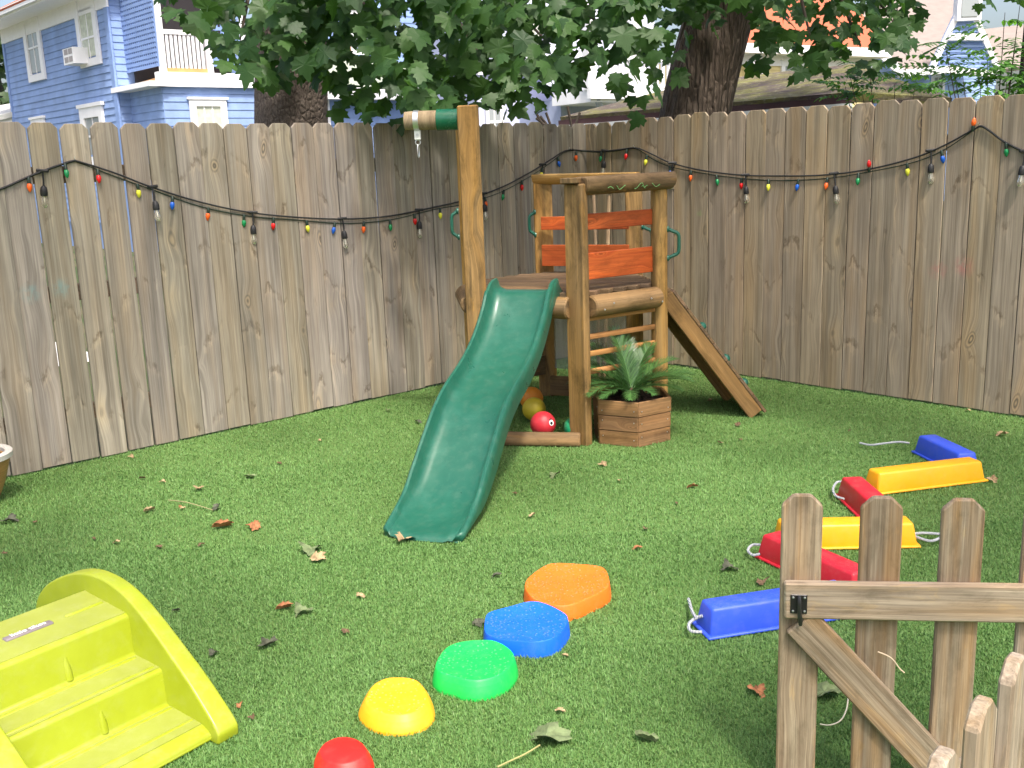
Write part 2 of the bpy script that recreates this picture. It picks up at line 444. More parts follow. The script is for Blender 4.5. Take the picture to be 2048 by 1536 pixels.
# turf blades, one mass of artificial grass
def make_turf():
    rng = np.random.default_rng(5)
    def strip(y0, y1, dens):
        xm = 0.62 * y1 + 0.75
        n = int(dens * 2 * xm * (y1 - y0))
        x = rng.uniform(-xm, xm, n); y = rng.uniform(y0, y1, n)
        ok = np.abs(x) < 0.56 * y + 0.55
        return x[ok], y[ok]
    parts = [strip(1.35, 2.1, 9000), strip(2.1, 3.0, 58000), strip(3.0, 4.0, 38000), strip(4.0, 5.2, 20000), strip(5.2, 6.6, 12500), strip(6.6, 8.2, 8000)]
    x = np.concatenate([p[0] for p in parts]); y = np.concatenate([p[1] for p in parts])
    ok = ((x - LF0.x) * LFN.x + (y - LF0.y) * LFN.y > -0.02) & ((x - RF0.x) * RFN.x + (y - RF0.y) * RFN.y > -0.02)
    for (cx, cy, ax, ay, hl, hw) in NOGRASS:
        u = (x - cx) * ax + (y - cy) * ay; v = -(x - cx) * ay + (y - cy) * ax
        ok &= ~((np.abs(u) < hl) & (np.abs(v) < hw))
    x, y = x[ok], y[ok]
    n = len(x)
    dist = np.sqrt(x * x + y * y)
    L = rng.uniform(0.010, 0.019, n)
    w = rng.uniform(0.0008, 0.0014, n) * (0.75 + dist * 0.16)
    az = rng.uniform(0, 2 * PI, n)
    lean = rng.uniform(0.3, 1.25, n)
    dx, dy = np.cos(az), np.sin(az)
    sx, sy = -dy * w, dx * w
    m1 = 0.55
    hx = np.sin(lean) * L
    hz = np.cos(lean) * L
    V = np.empty((n, 5, 3))
    V[:, 0] = np.stack([x - sx, y - sy, np.full(n, .003)], 1)
    V[:, 1] = np.stack([x + sx, y + sy, np.full(n, .003)], 1)
    mx, my, mz = x + dx * hx * 0.35, y + dy * hx * 0.35, hz * 0.62 + .003
    V[:, 2] = np.stack([mx + sx * .8, my + sy * .8, mz], 1)
    V[:, 3] = np.stack([mx - sx * .8, my - sy * .8, mz], 1)
    V[:, 4] = np.stack([x + dx * hx, y + dy * hx, hz + .003], 1)
    base = np.arange(n) * 5
    me = bpy.data.meshes.new('turf')
    me.vertices.add(n * 5)
    me.vertices.foreach_set('co', V.reshape(-1))
    loops = np.stack([base, base + 1, base + 2, base + 3, base + 3, base + 2, base + 4], 1).reshape(-1)
    me.loops.add(n * 7)
    me.loops.foreach_set('vertex_index', loops.astype(np.int32))
    me.polygons.add(n * 2)
    st = np.stack([np.arange(n) * 7, np.arange(n) * 7 + 4], 1).reshape(-1)
    me.polygons.foreach_set('loop_start', st.astype(np.int32))
    at = me.attributes.new('tint', 'FLOAT', 'POINT')
    at.data.foreach_set('value', np.repeat(rng.random(n), 5).astype(np.float32))
    me.update(calc_edges=True)
    me.validate()
    g = Nodes('turf_blade')
    t = g.n('Attribute', attr='tint').outputs['Fac']
    pos = g.n('TexCoord').outputs['Object']
    c = g.mix(g.ramp(t, 0, 0.8), (0.104, 0.218, 0.058), (0.180, 0.335, 0.098))
    c = g.mix(g.ramp(t, 0.93, 0.95), c, (0.24, 0.36, 0.14))
    c = g.mix(g.ramp(g.noise(pos, 1.6, 3), 0.35, 0.65), c, g.mix(1.0, c, (0.86, 0.9, 0.84), 'MULTIPLY'))
    g.base(c, 0.5, 0.3)
    tr = g.n('BsdfTranslucent', Color=c)
    ms = g.n('MixShader', i0=0.3, i1=g.p.outputs[0], i2=tr.outputs[0])
    g.t.links.new(ms.outputs[0], g.out.inputs['Surface'])
    me.materials.append(g.m)
    o = bpy.data.objects.new('artificial_grass', me)
    C.objects.link(o)
    tag(o, 'short bright green artificial grass covering the whole yard', 'grass', kind='stuff')
NOGRASS = []

# ================================================================== board fences
rnd = random.Random(11)
def board_fence(name, label, p0, d, nrm, length, first, jit, hfun, gap, seed, mat=None):
    """boards run along d from p0; nrm looks into the yard"""
    r = random.Random(seed)
    rt = root(name, label, 'fence', p0)
    s = first
    while s < length:
        w = r.uniform(0.149, 0.159)
        gp = gap(s, r)
        t = 0.019
        h = hfun(s) + r.uniform(-0.006, 0.006)
        V, F = prism(dogear(w - gp, h - 0.014, t, 0.03), 0, t)
        V, F = bev(V, F, 0.0022)
        # local: x along fence, y up in outline -> make Z the long axis
        V = [Vector((v[0], v[2], v[1])) for v in V]
        c = p0 + d * (s + w / 2) + Vector((0, 0, 0.014 + r.uniform(-0.004, 0.008))) + nrm * r.uniform(-0.004, 0.003)
        M = Matrix(((d.x, nrm.x, 0, c.x), (d.y, nrm.y, 0, c.y), (0, 0, 1, c.z), (0, 0, 0, 1)))
        M = M @ Matrix.Rotation(r.uniform(-0.004, 0.004), 4, 'Y') @ Matrix.Rotation(r.uniform(-0.012, 0.012), 4, 'Z')
        obj('board', V, [f[::-1] for f in F], mat or M_FENCE, rt, M)
        s += w
    for z in (0.28, 0.95, 1.58):
        V, F = bev(*boxm(-.045, .045, -.02, .02, 0, length - .2), .004)
        obj('rail', V, F, M_RAIL, rt, frame(p0 - nrm * 0.03 + Vector((0, 0, z)), (0, 0, 1), d))
    k = 0.6
    while k < length:
        V, F = bev(*boxm(-.045, .045, -.045, .045, 0, 1.78), .005)
        obj('post', V, F, M_RAIL, rt, frame(p0 + d * k - nrm * 0.105, d, (0, 0, 1)))
        k += 2.4
    return rt
LSTART = LF0 - LFD * 1.25
LLEN = (CORNER - LSTART).length
def lgap(s, r):
    return 0.012 if s < 2.0 and r.random() < 0.7 else r.uniform(0.0025, 0.005)
board_fence('board_fence', 'grey weathered board fence with dog-ear tops behind the slide, left of the corner', LSTART, LFD, LFN, LLEN - 0.02, 0.055, 0.004, lambda s: 1.845, lgap, 3)
RLEN = 5.6
board_fence('board_fence', 'brown weathered board fence behind the climbing ramp and balance beams, right of the corner', CORNER - RFD * 0.02, RFD, RFN, RLEN, 0.0, 0.004, lambda s: 1.84 + 0.012 * math.sin(s * 1.3), lambda s, r: r.uniform(0.003, 0.006), 8, M_FENCE2)

# ================================================================== play tower (hexagonal)
HC = Vector((0.3115, 6.02, 0)); HR = 0.613; HP = R(-84)
HV = [HC + Vector((math.cos(HP + k * PI / 3), math.sin(HP + k * PI / 3), 0)) * HR for k in range(6)]
PF, PR, BR, BL, XL, TL = HV
tower = root('play_tower', 'wooden hexagonal play tower of golden logs with orange slats behind the planter', 'play tower', HC)
def halflog(dia, L, n=9, cham=0.008, deep=False):
    """half-round log: flat side looks to local -Y, length along Z from 0 to L"""
    r = dia / 2
    poly = [(r * math.cos(a), -0.35 * r + 1.25 * r * math.sin(a)) for a in [PI * k / n for k in range(n + 1)]]
    if deep:
        a0 = -math.asin(.62)
        poly = [(r * math.cos(a), r * math.sin(a)) for a in [a0 + (PI - 2 * a0) * k / 14 for k in range(15)]]
    V, F = prism(poly, 0, L)
    return bev(V, F, cham)
def post(name, p, dia, H, flat, mat=M_POST, z0=0.0, lean=(0, 0)):
    V, F = halflog(dia, H)
    f = Vector((flat[0], flat[1], 0)).normalized()
    x = Vector((-f.y, f.x, 0))
    M = Matrix(((x.x, -f.x, 0, p.x), (x.y, -f.y, 0, p.y), (0, 0, 1, z0), (0, 0, 0, 1)))
    # keep a right-handed frame
    if M.to_3x3().determinant() < 0:
        M = Matrix(((-x.x, -f.x, 0, p.x), (-x.y, -f.y, 0, p.y), (0, 0, 1, z0), (0, 0, 0, 1)))
    return obj(name, V, F, mat, tower, M, True, 35)
pf = post('post', PF, 0.142, 1.435, (-0.75, -0.65), M_LOG2)
pr = post('post', PR, 0.098, 1.40, (0.35, 0.95))
brp = post('post', BR, 0.11, 1.40, (-0.2, -1))
bl = post('post', BL, 0.125, 1.43, (-0.25, -1))
xl = post('post', XL, 0.115, 1.85, (-0.9, -0.45))
tl = post('post', TL, 0.122, 1.872, (-0.15, -1))
def log(name, a, b, dia, flat, mat=M_LOG, ext=0.0, deep=False):
    a, b = Vector(a), Vector(b)
    d = (b - a).normalized()
    a = a - d * ext; b = b + d * ext
    V, F = halflog(dia, (b - a).length, deep=deep)
    f = Vector(flat).normalized()
    x = d.cross(f)
    y = d.cross(x).normalized()           # = -f direction
    x = y.cross(d)
    M = Matrix(((x.x, y.x, d.x, a.x), (x.y, y.y, d.y, a.y), (x.z, y.z, d.z, a.z), (0, 0, 0, 1)))
    return obj(name, V, F, mat, tower, M, True, 35)
def zoff(p, z): return Vector((p.x, p.y, z))
def lerp(a, b, t): return a + (b - a) * t
ring = [PF, PR, BR, BL, XL, TL]
for k in range(6):
    a, b = ring[k], ring[(k + 1) % 6]
    m = ((a + b) / 2 - HC).normalized()
    sh = 0.055 if k in (0, 5) else 0.0
    e = m * 0.035
    log('deck_beam', zoff(lerp(a, b, 0.1) + e, 0.772), zoff(lerp(a, b, 0.93) + e, 0.772), 0.125, tuple(-m))
m0 = ((PF + PR) / 2 - HC).normalized()
log('top_rail', zoff(lerp(PF, PR, 0.02) + m0 * .03, 1.432), zoff(lerp(PF, PR, 1.10) + m0 * .03, 1.44), 0.122, (0, 0, 1), deep=True)
log('top_rail', zoff(lerp(BL, BR, -0.1), 1.462), zoff(lerp(BL, BR, 1.05), 1.455), 0.11, (0, 0, 1), M_POST)
V, F = bev(*boxm(-.05, .05, -.05, .05, 0, .03), .004)
obj('cap_block', V, F, M_LOG, tower, frame(zoff(PF + Vector((-.02, 0, 0)), 1.437), (.9, -.4, 0), (0, 0, 1)))
# deck planks, parallel to the slide side, clipped to the hexagon
ed = (PF - TL).normalized(); en = Vector((-ed.y, ed.x, 0))
if en.dot(HC - TL) < 0: en = -en
def hexspan(t):
    lo, hi = -9, 9
    for k in range(6):
        a, b = ring[k], ring[(k + 1) % 6]
        m = ((a + b) / 2 - HC).normalized()
        q = TL + en * t
        # (q + s*ed - a).m <= 0
        c0 = (q - a).dot(m); c1 = ed.dot(m)
        if abs(c1) < 1e-6:
            continue
        s = -c0 / c1
        if c1 > 0: hi = min(hi, s)
        else: lo = max(lo, s)
    return lo, hi
wpl = 0.088
t = 0.012
while t < HR * math.sqrt(3) - 0.06:
    l0, h0 = hexspan(t + 0.01); l1, h1 = hexspan(t + wpl - 0.01)
    lo, hi = max(l0, l1) + 0.0, min(h0, h1) - 0.0
    V, F = bev(*boxm(-wpl / 2 + .003, wpl / 2 - .003, -.012, .012, 0, hi - lo), .003)
    obj('deck_plank', V, F, M_DECK, tower, frame(zoff(TL + en * (t + wpl / 2) + ed * lo, 0.838 + rnd.uniform(-.002, .002)), en, ed))
    t += wpl
# orange slats and rungs on the ladder side, slats on the back
def slat(a, b, z0, z1, off, mat=M_ORANGE, th=0.02, name='slat', rotz=0.0):
    m = ((a + b) / 2 - HC).normalized()
    d = (b - a).normalized()
    a = a + m * off; b = b + m * off
    V, F = bev(*boxm(-(z1 - z0) / 2, (z1 - z0) / 2, -th / 2, th / 2, 0, (b - a).length), .003)
    return obj(name, V, F, mat, tower, frame(zoff(a, (z0 + z1) / 2), (0, 0, 1), d + Vector((0, 0, rotz))))
slat(lerp(PF, PR, .06), lerp(PF, PR, .985), 0.915, 1.06, -0.02)
slat(lerp(PF, PR, .06), lerp(PF, PR, .985), 1.185, 1.272, -0.02)
zb = lambda y: dep(1095, y, BL.y - 0.06).z
slat(lerp(BL, BR, .02), lerp(BL, BR, .98), zb(531), zb(489), -0.075)
slat(lerp(BL, BR, .02), lerp(BL, BR, .98), zb(459), zb(433), -0.075)
for y in (637, 674, 708, 744, 781):
    z = dep(1188, y, PF.y + 0.03).z
    a, b = zoff(lerp(PF, PR, .03), z), zoff(lerp(PF, PR, .97), z - 0.004)
    V, F = bev(*boxm(-.015, .015, -.010, .010, 0, (b - a).length), .006, 2)
    obj('rung', V, F, M_RUNG, tower, frame(a, (0, 0, 1), b - a), True)
log('ground_beam', Vector((-.2, 5.475, .034)), Vector((.37, 5.362, .034)), 0.092, (.0, 0, -1), M_LOG, deep=True)
slat(lerp(BL, BR, .05), lerp(BL, BR, .98), 0.02, 0.15, -0.03, M_LOG, 0.03, 'ground_board')
slat(lerp(XL, BL, .05), lerp(XL, BL, .95), 0.16, 0.29, 0.0, M_LOG, 0.03, 'ground_board')
# clear pane under the deck at the back
g = Nodes('scratched_pane')
co = g.n('TexCoord').outputs['Object']
g.base((0.40, 0.46, 0.42), 0.3, 0.3)
g.set(g.p.inputs['Transmission Weight'], 0.0)
g.set(g.p.inputs['Alpha'], 0.42)
g.set(g.p.inputs['Roughness'], g.ramp(g.noise(co, 14, 5), .3, .7, .25, .5))
V, F = boxm(-.25, .25, -.003, .003, 0, (BR - BL).length * .84)
obj('window_pane', V, F, g.m, tower, frame(zoff(lerp(BL, BR, .09), .45) - (((BL + BR) / 2 - HC).normalized()) * .01, (0, 0, 1), BR - BL))
# grips
def grip(p, out, z0, z1, reach, mat=M_GRIP):
    o = Vector(out).normalized()
    pts = [zoff(p, z0), zoff(p, z0) + o * reach * .45 + Vector((0, 0, .012)), zoff(p, z0 + .03) + o * reach, zoff(p, (z0 + z1) / 2) + o * reach * 1.08, zoff(p, z1 - .03) + o * reach, zoff(p, z1) + o * reach * .45 + Vector((0, 0, -.012)), zoff(p, z1)]
    b = MB().add(*tubem(smoothpath(pts, 4), 0.0105, 8))
    for z in (z0, z1):
        V, F = lathe([(0.001, -.006), (.019, -.006), (.019, .003), (.012, .009), (.001, .011)], 10)
        b.add(V, F, frame(zoff(p, z), (0, 0, 1), o))
    return obj('grip', b.V, b.F, mat, tower, None, True)
zp = lambda x, y, Y: dep(x, y, Y).z
grip(PR + Vector((.052, .0, 0)), (1, -.1, 0), zp(1338, 516, PR.y), zp(1338, 458, PR.y), .058)
grip(BR + Vector((.05, -.02, 0)), (1, -.1, 0), zp(1290, 505, BR.y), zp(1290, 453, BR.y), .055)
grip(XL + Vector((-.05, 0, 0)), (-1, -.1, 0), zp(920, 474, XL.y), zp(920, 422, XL.y), .035)
grip(BL + Vector((-.058, 0, 0)), (-1, -.1, 0), zp(1066, 470, BL.y), zp(1066, 424, BL.y), .035)
# swing beam stub with sleeve, strap and hanger
b0 = zoff(TL, 1.802) + Vector((-.02, .075, 0)); bdir = Vector((-1, .10, 0.012)).normalized()
V, F = tubem([b0 - bdir * .02 + bdir * (.36 * i / 6) for i in range(7)], [.053, .053, .0525, .053, .0525, .053, .049], 18)
sb = obj('swing_beam', [Matrix.Identity(3) @ v for v in V], F, wood('beam_wood', (0.42, 0.33, 0.22), (0.24, 0.18, 0.12), (0.4, 0.3, 0.18), .3, .5), tower, None, True)
V, F = tubem([b0 + bdir * x for x in (.035, .04, .158, .162)], [.050, .0585, .0585, .050], 20)
obj('sleeve', V, F, M_SLEEVE, sb, None, True)
V, F = tubem([b0 + bdir * x for x in (.258, .259, .288, .289)], [.052, .0565, .0565, .052], 20)
obj('strap', V, F, M_STEEL, sb, None, True)
hp = b0 + bdir * .2735
V, F = bev(*boxm(-.018, .018, -.011, .011, -.105, -.05), .004)
obj('hanger_plate', V, F, plain('white_nylon', (.8, .8, .78), .4), sb, T(hp))
V, F = tubem([hp + Vector((0, -.012, -.078)), hp + Vector((0, -.018, -.078))], .008, 8)
obj('bolt', V, F, M_STEEL, sb, None, True)
pts = [hp + Vector((.014 * math.sin(a), 0, -.118 + .014 * math.cos(a))) for a in [2 * PI * k / 12 for k in range(13)]]
b = MB().tube(pts, .0035, 6)
pts = [hp + Vector((.004 * math.sin(a), .008 * math.sin(a), -.165 + .036 * math.cos(a))) for a in [2 * PI * k / 16 for k in range(17)]]
b.tube(pts, .0035, 6)
obj('swing_hook', b.V, b.F, M_STEEL, sb, None, True)
# screws on the logs
for (a, q, z) in ((PF, PR, .775),):
    m = ((a + q) / 2 - HC).normalized()
    for tt in (.17, .28, .74, .88):
        V, F = lathe([(.001, 0), (.006, 0), (.005, .003), (.001, .004)], 8)
        obj('screw', V, F, M_STEEL, tower, frame(zoff(lerp(a, q, tt) + m * .101, z + rnd.uniform(-.02, .02)), (0, 0, 1), m))
# chalk scribbles on the top rail and the front post
b = MB()
md = (PR - PF).normalized()
mq = zoff(lerp(PF, PR, .02) + m0 * .03, 1.433)
for k in range(5):
    pts = []
    for j in range(8):
        s = .14 + k * .085 + .03 * math.sin(k * 4.1) + j * (.006 + .003 * (k % 3))
        zz = -.006 + (.006 + .005 * (k * 7 % 3)) * math.sin(j * (.6 + .2 * (k * 5 % 4)) + k * 2.1) + .006 * math.sin(k * 3.3)
        yy = math.sqrt(max(0, .0612 ** 2 - (zz - .02) ** 2))
        pts.append(mq + md * s + m0 * (yy + .0012) + Vector((0, 0, zz - .02)))
    b.tube(pts, .0018, 4)
obj('chalk_scribble', b.V, b.F, M_CHALKG, tower)
# climbing ramp
rn = ((PR + BR) / 2 - HC).normalized(); rd = (BR - PR).normalized()
ramp = None
rtop = zoff(PR + rn * .045 + rd * .03, 0.765); rfoot = zoff(PR + rn * .60 + rd * .03, 0.02)
rs = (rfoot - rtop); rl = rs.length; rs.normalize()
rnorm = rd.cross(rs); rnorm = rnorm if rnorm.z > 0 else -rnorm
V, F = bev(*boxm(-.045, .045, -.018, .018, 0, rl), .004)
ramp = obj('climbing_ramp', V, F, M_RAMP, tower, frame(rtop, rnorm, rs))
V, F = bev(*boxm(-.045, .045, -.018, .018, 0, rl), .004)
obj('side_board', V, F, M_RAMP, ramp, frame(rtop + rd * .46, rnorm, rs))
k = 0.0
while k < rl - .08:
    V, F = bev(*boxm(-.066, .066, -.009, .009, 0, .52), .002)
    obj('ramp_plank', V, F, M_DECK, ramp, frame(rtop + rs * (k + .07) + rnorm * .055 - rd * .02, rs, rd))
    k += .136
for (q, f) in ((.34, .1), (.45, .32), (.62, .12), (.75, .35), (.22, .36), (.83, .12)):
    V, F = lathe([(.03, 0), (.034, .012), (.026, .03), (.012, .038), (.001, .04)], 9)
    V = [(v[0] * (1 + .2 * math.sin(q * 50)), v[1], v[2]) for v in V]
    obj('climbing_hold', V, F, M_GRIP, ramp, frame(rtop + rs * rl * q + rd * f + rnorm * .064, rs, rnorm), True)

# ================================================================== slide
sd = Vector((-0.3129, -0.9498, 0)).normalized(); sr = Vector((-sd.y, sd.x, 0)); sr = sr if sr.x > 0 else -sr
SF = Vector((-0.3965, 4.03, 0)); SLEN = 1.53
ST = SF - sd * SLEN
prof = [(-.05, .868), (.02, .862), (.07, .828), (.15, .735), (.3, .618), (.45, .538), (.6, .482), (.75, .435), (.9, .364), (1.05, .257), (1.2, .143), (1.3, .088), (1.40, .06), (SLEN, .034)]
cp = smoothpath([Vector((s, z, 0)) for s, z in prof], 4)
NS = len(cp)
def section(s):
    """closed cross section (a across, h up)"""
    e = 1.0
    if s > 1.2: e = max(0.16, 1 - (s - 1.2) / 0.33 * 0.84)
    if s < .06: e = .8
    hw = .174
    rim = .070 * e
    dn = -.034 if s < 1.15 else max(-.03, -.034 + 0.0) * max(.35, 1 - (s - 1.15) / .38)
    L = [(-hw - .012, dn), (-hw - .016, rim * .5), (-hw - .012, rim), (-hw - .004, rim + .007), (-hw + .008, rim + .005), (-hw + .014, rim * .82), (-hw + .021, rim * .35), (-hw + .036, .008), (-hw + .06, 0)]
    Rr = [(-a, h) for a, h in L[::-1]]
    mid = [(x, .0) for x in (-.05, 0, .05)]
    under = [(hw - .0, dn), (hw - .035, -.016), (0, -.014), (-hw + .035, -.016), (-hw + .0, dn)]
    return L + mid + Rr + under
V, F = [], []
for i, p in enumerate(cp):
    s, z = p.x, p.y
    q = cp[min(i + 1, NS - 1)]; q0 = cp[max(i - 1, 0)]
    tz = math.atan2(q.y - q0.y, q.x - q0.x)
    up = Vector((0, 0, 1)) * math.cos(tz) - sd * math.sin(tz)
    for a, h in section(s):
        base = ST + sd * s + Vector((0, 0, z))
        V.append(base + sr * a + up * h)
NP = len(section(0))
for i in range(NS - 1):
    for k in range(NP):
        a, b2 = i * NP + k, i * NP + (k + 1) % NP
        F.append((a, b2, b2 + NP, a + NP))
F.append(tuple(range(NP - 1, -1, -1)))
# rounded lip at the foot
last = (NS - 1) * NP
ends = []
for st_, (ds, dz, sc) in enumerate(((.028, -.004, .985), (.045, -.013, .95), (.052, -.024, .9))):
    n0 = len(V)
    for k in range(NP):
        v = V[last + k]
        a = (v - SF).dot(sr)
        fwd = ds * (1 - (abs(a) / .2) ** 4 * .75)
        V.append(SF + sd * (((v - SF).dot(sd)) + fwd) + sr * a * sc + Vector((0, 0, max(.003, v.z + dz * (1 if v.z > .02 else .2)))))
    pb = n0 - NP if st_ else last
    for k in range(NP):
        F.append((pb + k, pb + (k + 1) % NP, n0 + (k + 1) % NP, n0 + k))
F.append(tuple(range(len(V) - NP, len(V))))
slide = root('slide', 'wavy dark green plastic slide leaning against the play tower deck', 'slide', SF)
obj('slide_bed', [v - SF for v in V], F, M_GREEN, slide, T(SF), True, 50)
# ears that hook over the deck
for sgn in (-1, 1):
    poly = [(-.13, .85), (-.10, .866), (-.045, .903), (-.015, .918), (.02, .914), (.07, .875), (.12, .815), (.12, .76), (.03, .80)]
    V, F = prism(poly, -.016, .016)
    V, F = bev(V, F, .01, 3)
    o = ST + sr * (sgn * .176)
    M = Matrix(((sd.x, 0, sr.x, o.x), (sd.y, 0, sr.y, o.y), (0, 1, 0, 0), (0, 0, 0, 1)))
    obj('side_ear', V, F, M_GREEN, slide, M, True, 50)
NOGRASS.append((SF.x - sd.x * .13, SF.y - sd.y * .13, sd.x, sd.y, .16, .17))

# ================================================================== planter and palm
PC = Vector((0.672, 5.515, 0)); PRR = 0.232
planter = root('planter_box', 'hexagonal brown plank planter box at the foot of the tower ladder', 'planter', PC)
pv = lambda k, r: PC + Vector((math.cos(R(-88) + k * PI / 3), math.sin(R(-88) + k * PI / 3), 0)) * r
PHT = 0.255
for k in range(6):
    for j in range(3):
        z0 = .004 + j * PHT / 3; z1 = z0 + PHT / 3 - .003
        r0 = PRR + .006 * j / 2
        a, b2 = pv(k, r0), pv(k + 1, r0)
        d = (b2 - a).normalized(); m = Vector((d.y, -d.x, 0)); 
        if m.dot(a - PC) < 0: m = -m
        L = (b2 - a).length
        V, F = bev(*boxm(-(z1 - z0) / 2, (z1 - z0) / 2, -.009, .009, .003, L - .003), .0025)
        obj('plank', V, F, M_PLANT, planter, frame(zoff(a - m * .009, (z0 + z1) / 2), (0, 0, 1), d))
        for q in (.025, L - .025):
            V, F = lathe([(.001, 0), (.0035, 0), (.003, .0015), (.001, .002)], 6)
            obj('screw', V, F, M_STEEL, planter, frame(zoff(a + d * q + m * .0005, (z0 + z1) / 2 + rnd.uniform(-.015, .015)), (0, 0, 1), m))
g = Nodes('potting_soil')
co = g.n('TexCoord').outputs['Object']
g.base(g.mix(g.ramp(g.noise(co, 60, 4), .4, .6), (.016, .011, .009), (.06, .038, .028)), .95, .2)
g.bump(g.noise(co, 80, 4), 1.0, .01)
sm = []
rs_ = random.Random(4)
nr, na = 6, 24
V = [(0, 0, .235)]; F = []
for i in range(1, nr + 1):
    for k in range(na):
        a = 2 * PI * k / na; rr = .2 * i / nr
        V.append((rr * math.cos(a), rr * math.sin(a), .225 + rs_.uniform(-.012, .02) + (.04 if (i in (3, 4) and k in (4, 5, 6, 7)) else 0)))
for k in range(na): F.append((0, 1 + k, 1 + (k + 1) % na))
for i in range(nr - 1):
    for k in range(na):
        a, b2 = 1 + i * na + k, 1 + i * na + (k + 1) % na
        F.append((a, a + na, b2 + na, b2))
obj('soil', V, F, g.m, planter, T(PC), True, 80)

g = Nodes('palm_leaf')
t = g.n('Attribute', attr='tint').outputs['Fac']
c = g.mix(t, (0.028, 0.080, 0.026), (0.095, 0.215, 0.052))
g.base(c, 0.33, 0.5)
tr = g.n('BsdfTranslucent', Color=c)
ms = g.n('MixShader', i0=.2, i1=g.p.outputs[0], i2=tr.outputs[0])
g.t.links.new(ms.outputs[0], g.out.inputs['Surface'])
M_PALM = g.m
palm = root('sago_palm', 'green sago palm with arching feathery fronds growing in the hexagonal planter', 'palm', PC + Vector((.0, 0, .23)))
pb = PC + Vector((0.0, -.01, .225))
V, F = lathe([(.03, 0), (.036, .02), (.034, .04), (.022, .06), (.008, .068)], 12)
V = [(x * (1 + .15 * math.sin(i * 2.3)), y * (1 + .15 * math.cos(i * 1.7)), z) for i, (x, y, z) in enumerate(V)]
obj('trunk', V, F, plain('palm_trunk', (.07, .045, .03), .9, .2, bump=.8, bscale=120), palm, T(pb))
def frond(az, elev, L, droop, seed):
    r = random.Random(seed)
    h = Vector((math.cos(az), math.sin(az), 0))
    pts, n = [], 30
    p = pb + Vector((0, 0, .045)); e = elev
    for i in range(n + 1):
        pts.append(p.copy())
        p = p + (h * math.cos(e) + Vector((0, 0, 1)) * math.sin(e)) * (L / n)
        e -= droop / n
    b = MB().add(*tubem(pts[::3], [.0035 - .0028 * i / (len(pts[::3]) - 1) for i in range(len(pts[::3]))], 4))
    tint = [.75] * len(b.V)
    side = h.cross(Vector((0, 0, 1)))
    for i in range(3, n):
        for q in (0, .5):
            base = pts[i] if q == 0 else (pts[i] + pts[i + 1]) / 2
            tan = (pts[min(i + 1, n)] - pts[i - 1]).normalized()
            nn = side.cross(tan).normalized()
            u = (i + q) / n
            ll = L * .36 * (math.sin(PI * min(1, (u * .86 + .10))) ** .6) * r.uniform(.9, 1.08)
            if u > .9: ll *= .75
            for sg in (-1, 1):
                d = (side * sg * .72 + tan * (.62 + .45 * u) + nn * r.uniform(.12, .38)).normalized()
                w = tan * .0027
                k0 = len(b.V)
                m_ = base + d * ll * .55
                e_ = base + d * ll - Vector((0, 0, ll * .12))
                b.V += [base - w * .8, base + w * .8, m_ + w, m_ - w, e_]
                b.F += [(k0, k0 + 1, k0 + 2, k0 + 3), (k0 + 3, k0 + 2, k0 + 4)]
                tint += [r.uniform(.15, .85)] * 5
    o = obj('frond', b.V, b.F, M_PALM, palm)
    at = o.data.attributes.new('tint', 'FLOAT', 'POINT')
    at.data.foreach_set('value', tint)
fr = [(5, 40, .38, 1.0), (75, 62, .40, .9), (140, 64, .40, .9), (165, 40, .38, 1.2), (215, 35, .33, 1.1), (-25, 46, .36, 1.1), (-10, 36, .36, .95), (28, 34, .30, .8), (62, 56, .33, .7), (100, 74, .36, .6), (135, 80, .38, .4), (150, 48, .34, .9), (172, 34, .33, 1.1), (198, 36, .33, .95), (228, 28, .29, .9), (262, 26, .23, .9), (300, 30, .22, .9), (335, 30, .30, .9), (50, 68, .33, .7), (15, 56, .33, .9), (120, 55, .33, .8), (85, 40, .3, .7), (190, 52, .33, .9)]
for i, (a, e, L, dr) in enumerate(fr): frond(R(a), R(e), L, dr, i)

# ================================================================== balls
def ball(px, py, r, col, label, rough=.45, face=False):
    c = gnd(px, py + r / 3.0 * 0)
    d = ray(px, py)
    # centre of the ball at height r on this line of sight
    k = (r + .012 - CAM_H) / d.z
    p = CPOS + d * k
    bm = bmesh.new()
    bmesh.ops.create_uvsphere(bm, u_segments=32, v_segments=20, radius=r)
    me = bpy.data.meshes.new('ball'); bm.to_mesh(me); bm.free()
    me.shade_smooth(); me.materials.append(plastic('ball_' + str(px), col, rough))
    rt = tag(put('ball', me, None, T(p)), label, 'ball')
    if face:
        fd = (Vector((.62, -.72, .26))).normalized()
        def disc(name, dirv, rad, mat, lift):
            V, F = lathe([(rad, 0), (rad * .7, .001), (.0005, .0015)], 14)
            obj(name, V, F, mat, rt, frame(p + dirv * (r + lift - rad * rad / (2 * r)), (0, 0, 1), dirv), True)
        disc('eye', fd, .017, plain('eye_white', (.85, .85, .85), .4), .0015)
        disc('pupil', (fd + Vector((-.03, -.03, -.02))).normalized(), .009, M_BLACK, .004)
        side = fd.cross(Vector((0, 0, 1))).normalized()
        pts = []
        for j in range(7):
            q = (fd * 1.0 + Vector((0, 0, .30 + .05 * math.sin(j * PI / 6))) + side * (-.16 + .05 * j)).normalized()
            pts.append(p + q * (r + .001))
        V, F = tubem(pts, .003, 5)
        obj('eyebrow', V, F, M_BLACK, rt, None, True)
ball(1086, 848, .074, (.50, .022, .035), 'red ball with a cartoon eye behind the ground log under the tower', face=True)
ball(1068, 818, .072, (.55, .44, .03), 'yellow ball touching the orange ball under the tower')
ball(1063, 797, .075, (.72, .25, .02), 'orange ball farthest back under the tower')
ball(1150, 855, .064, (.01, .26, .11), 'green ball half hidden behind the front tower post')

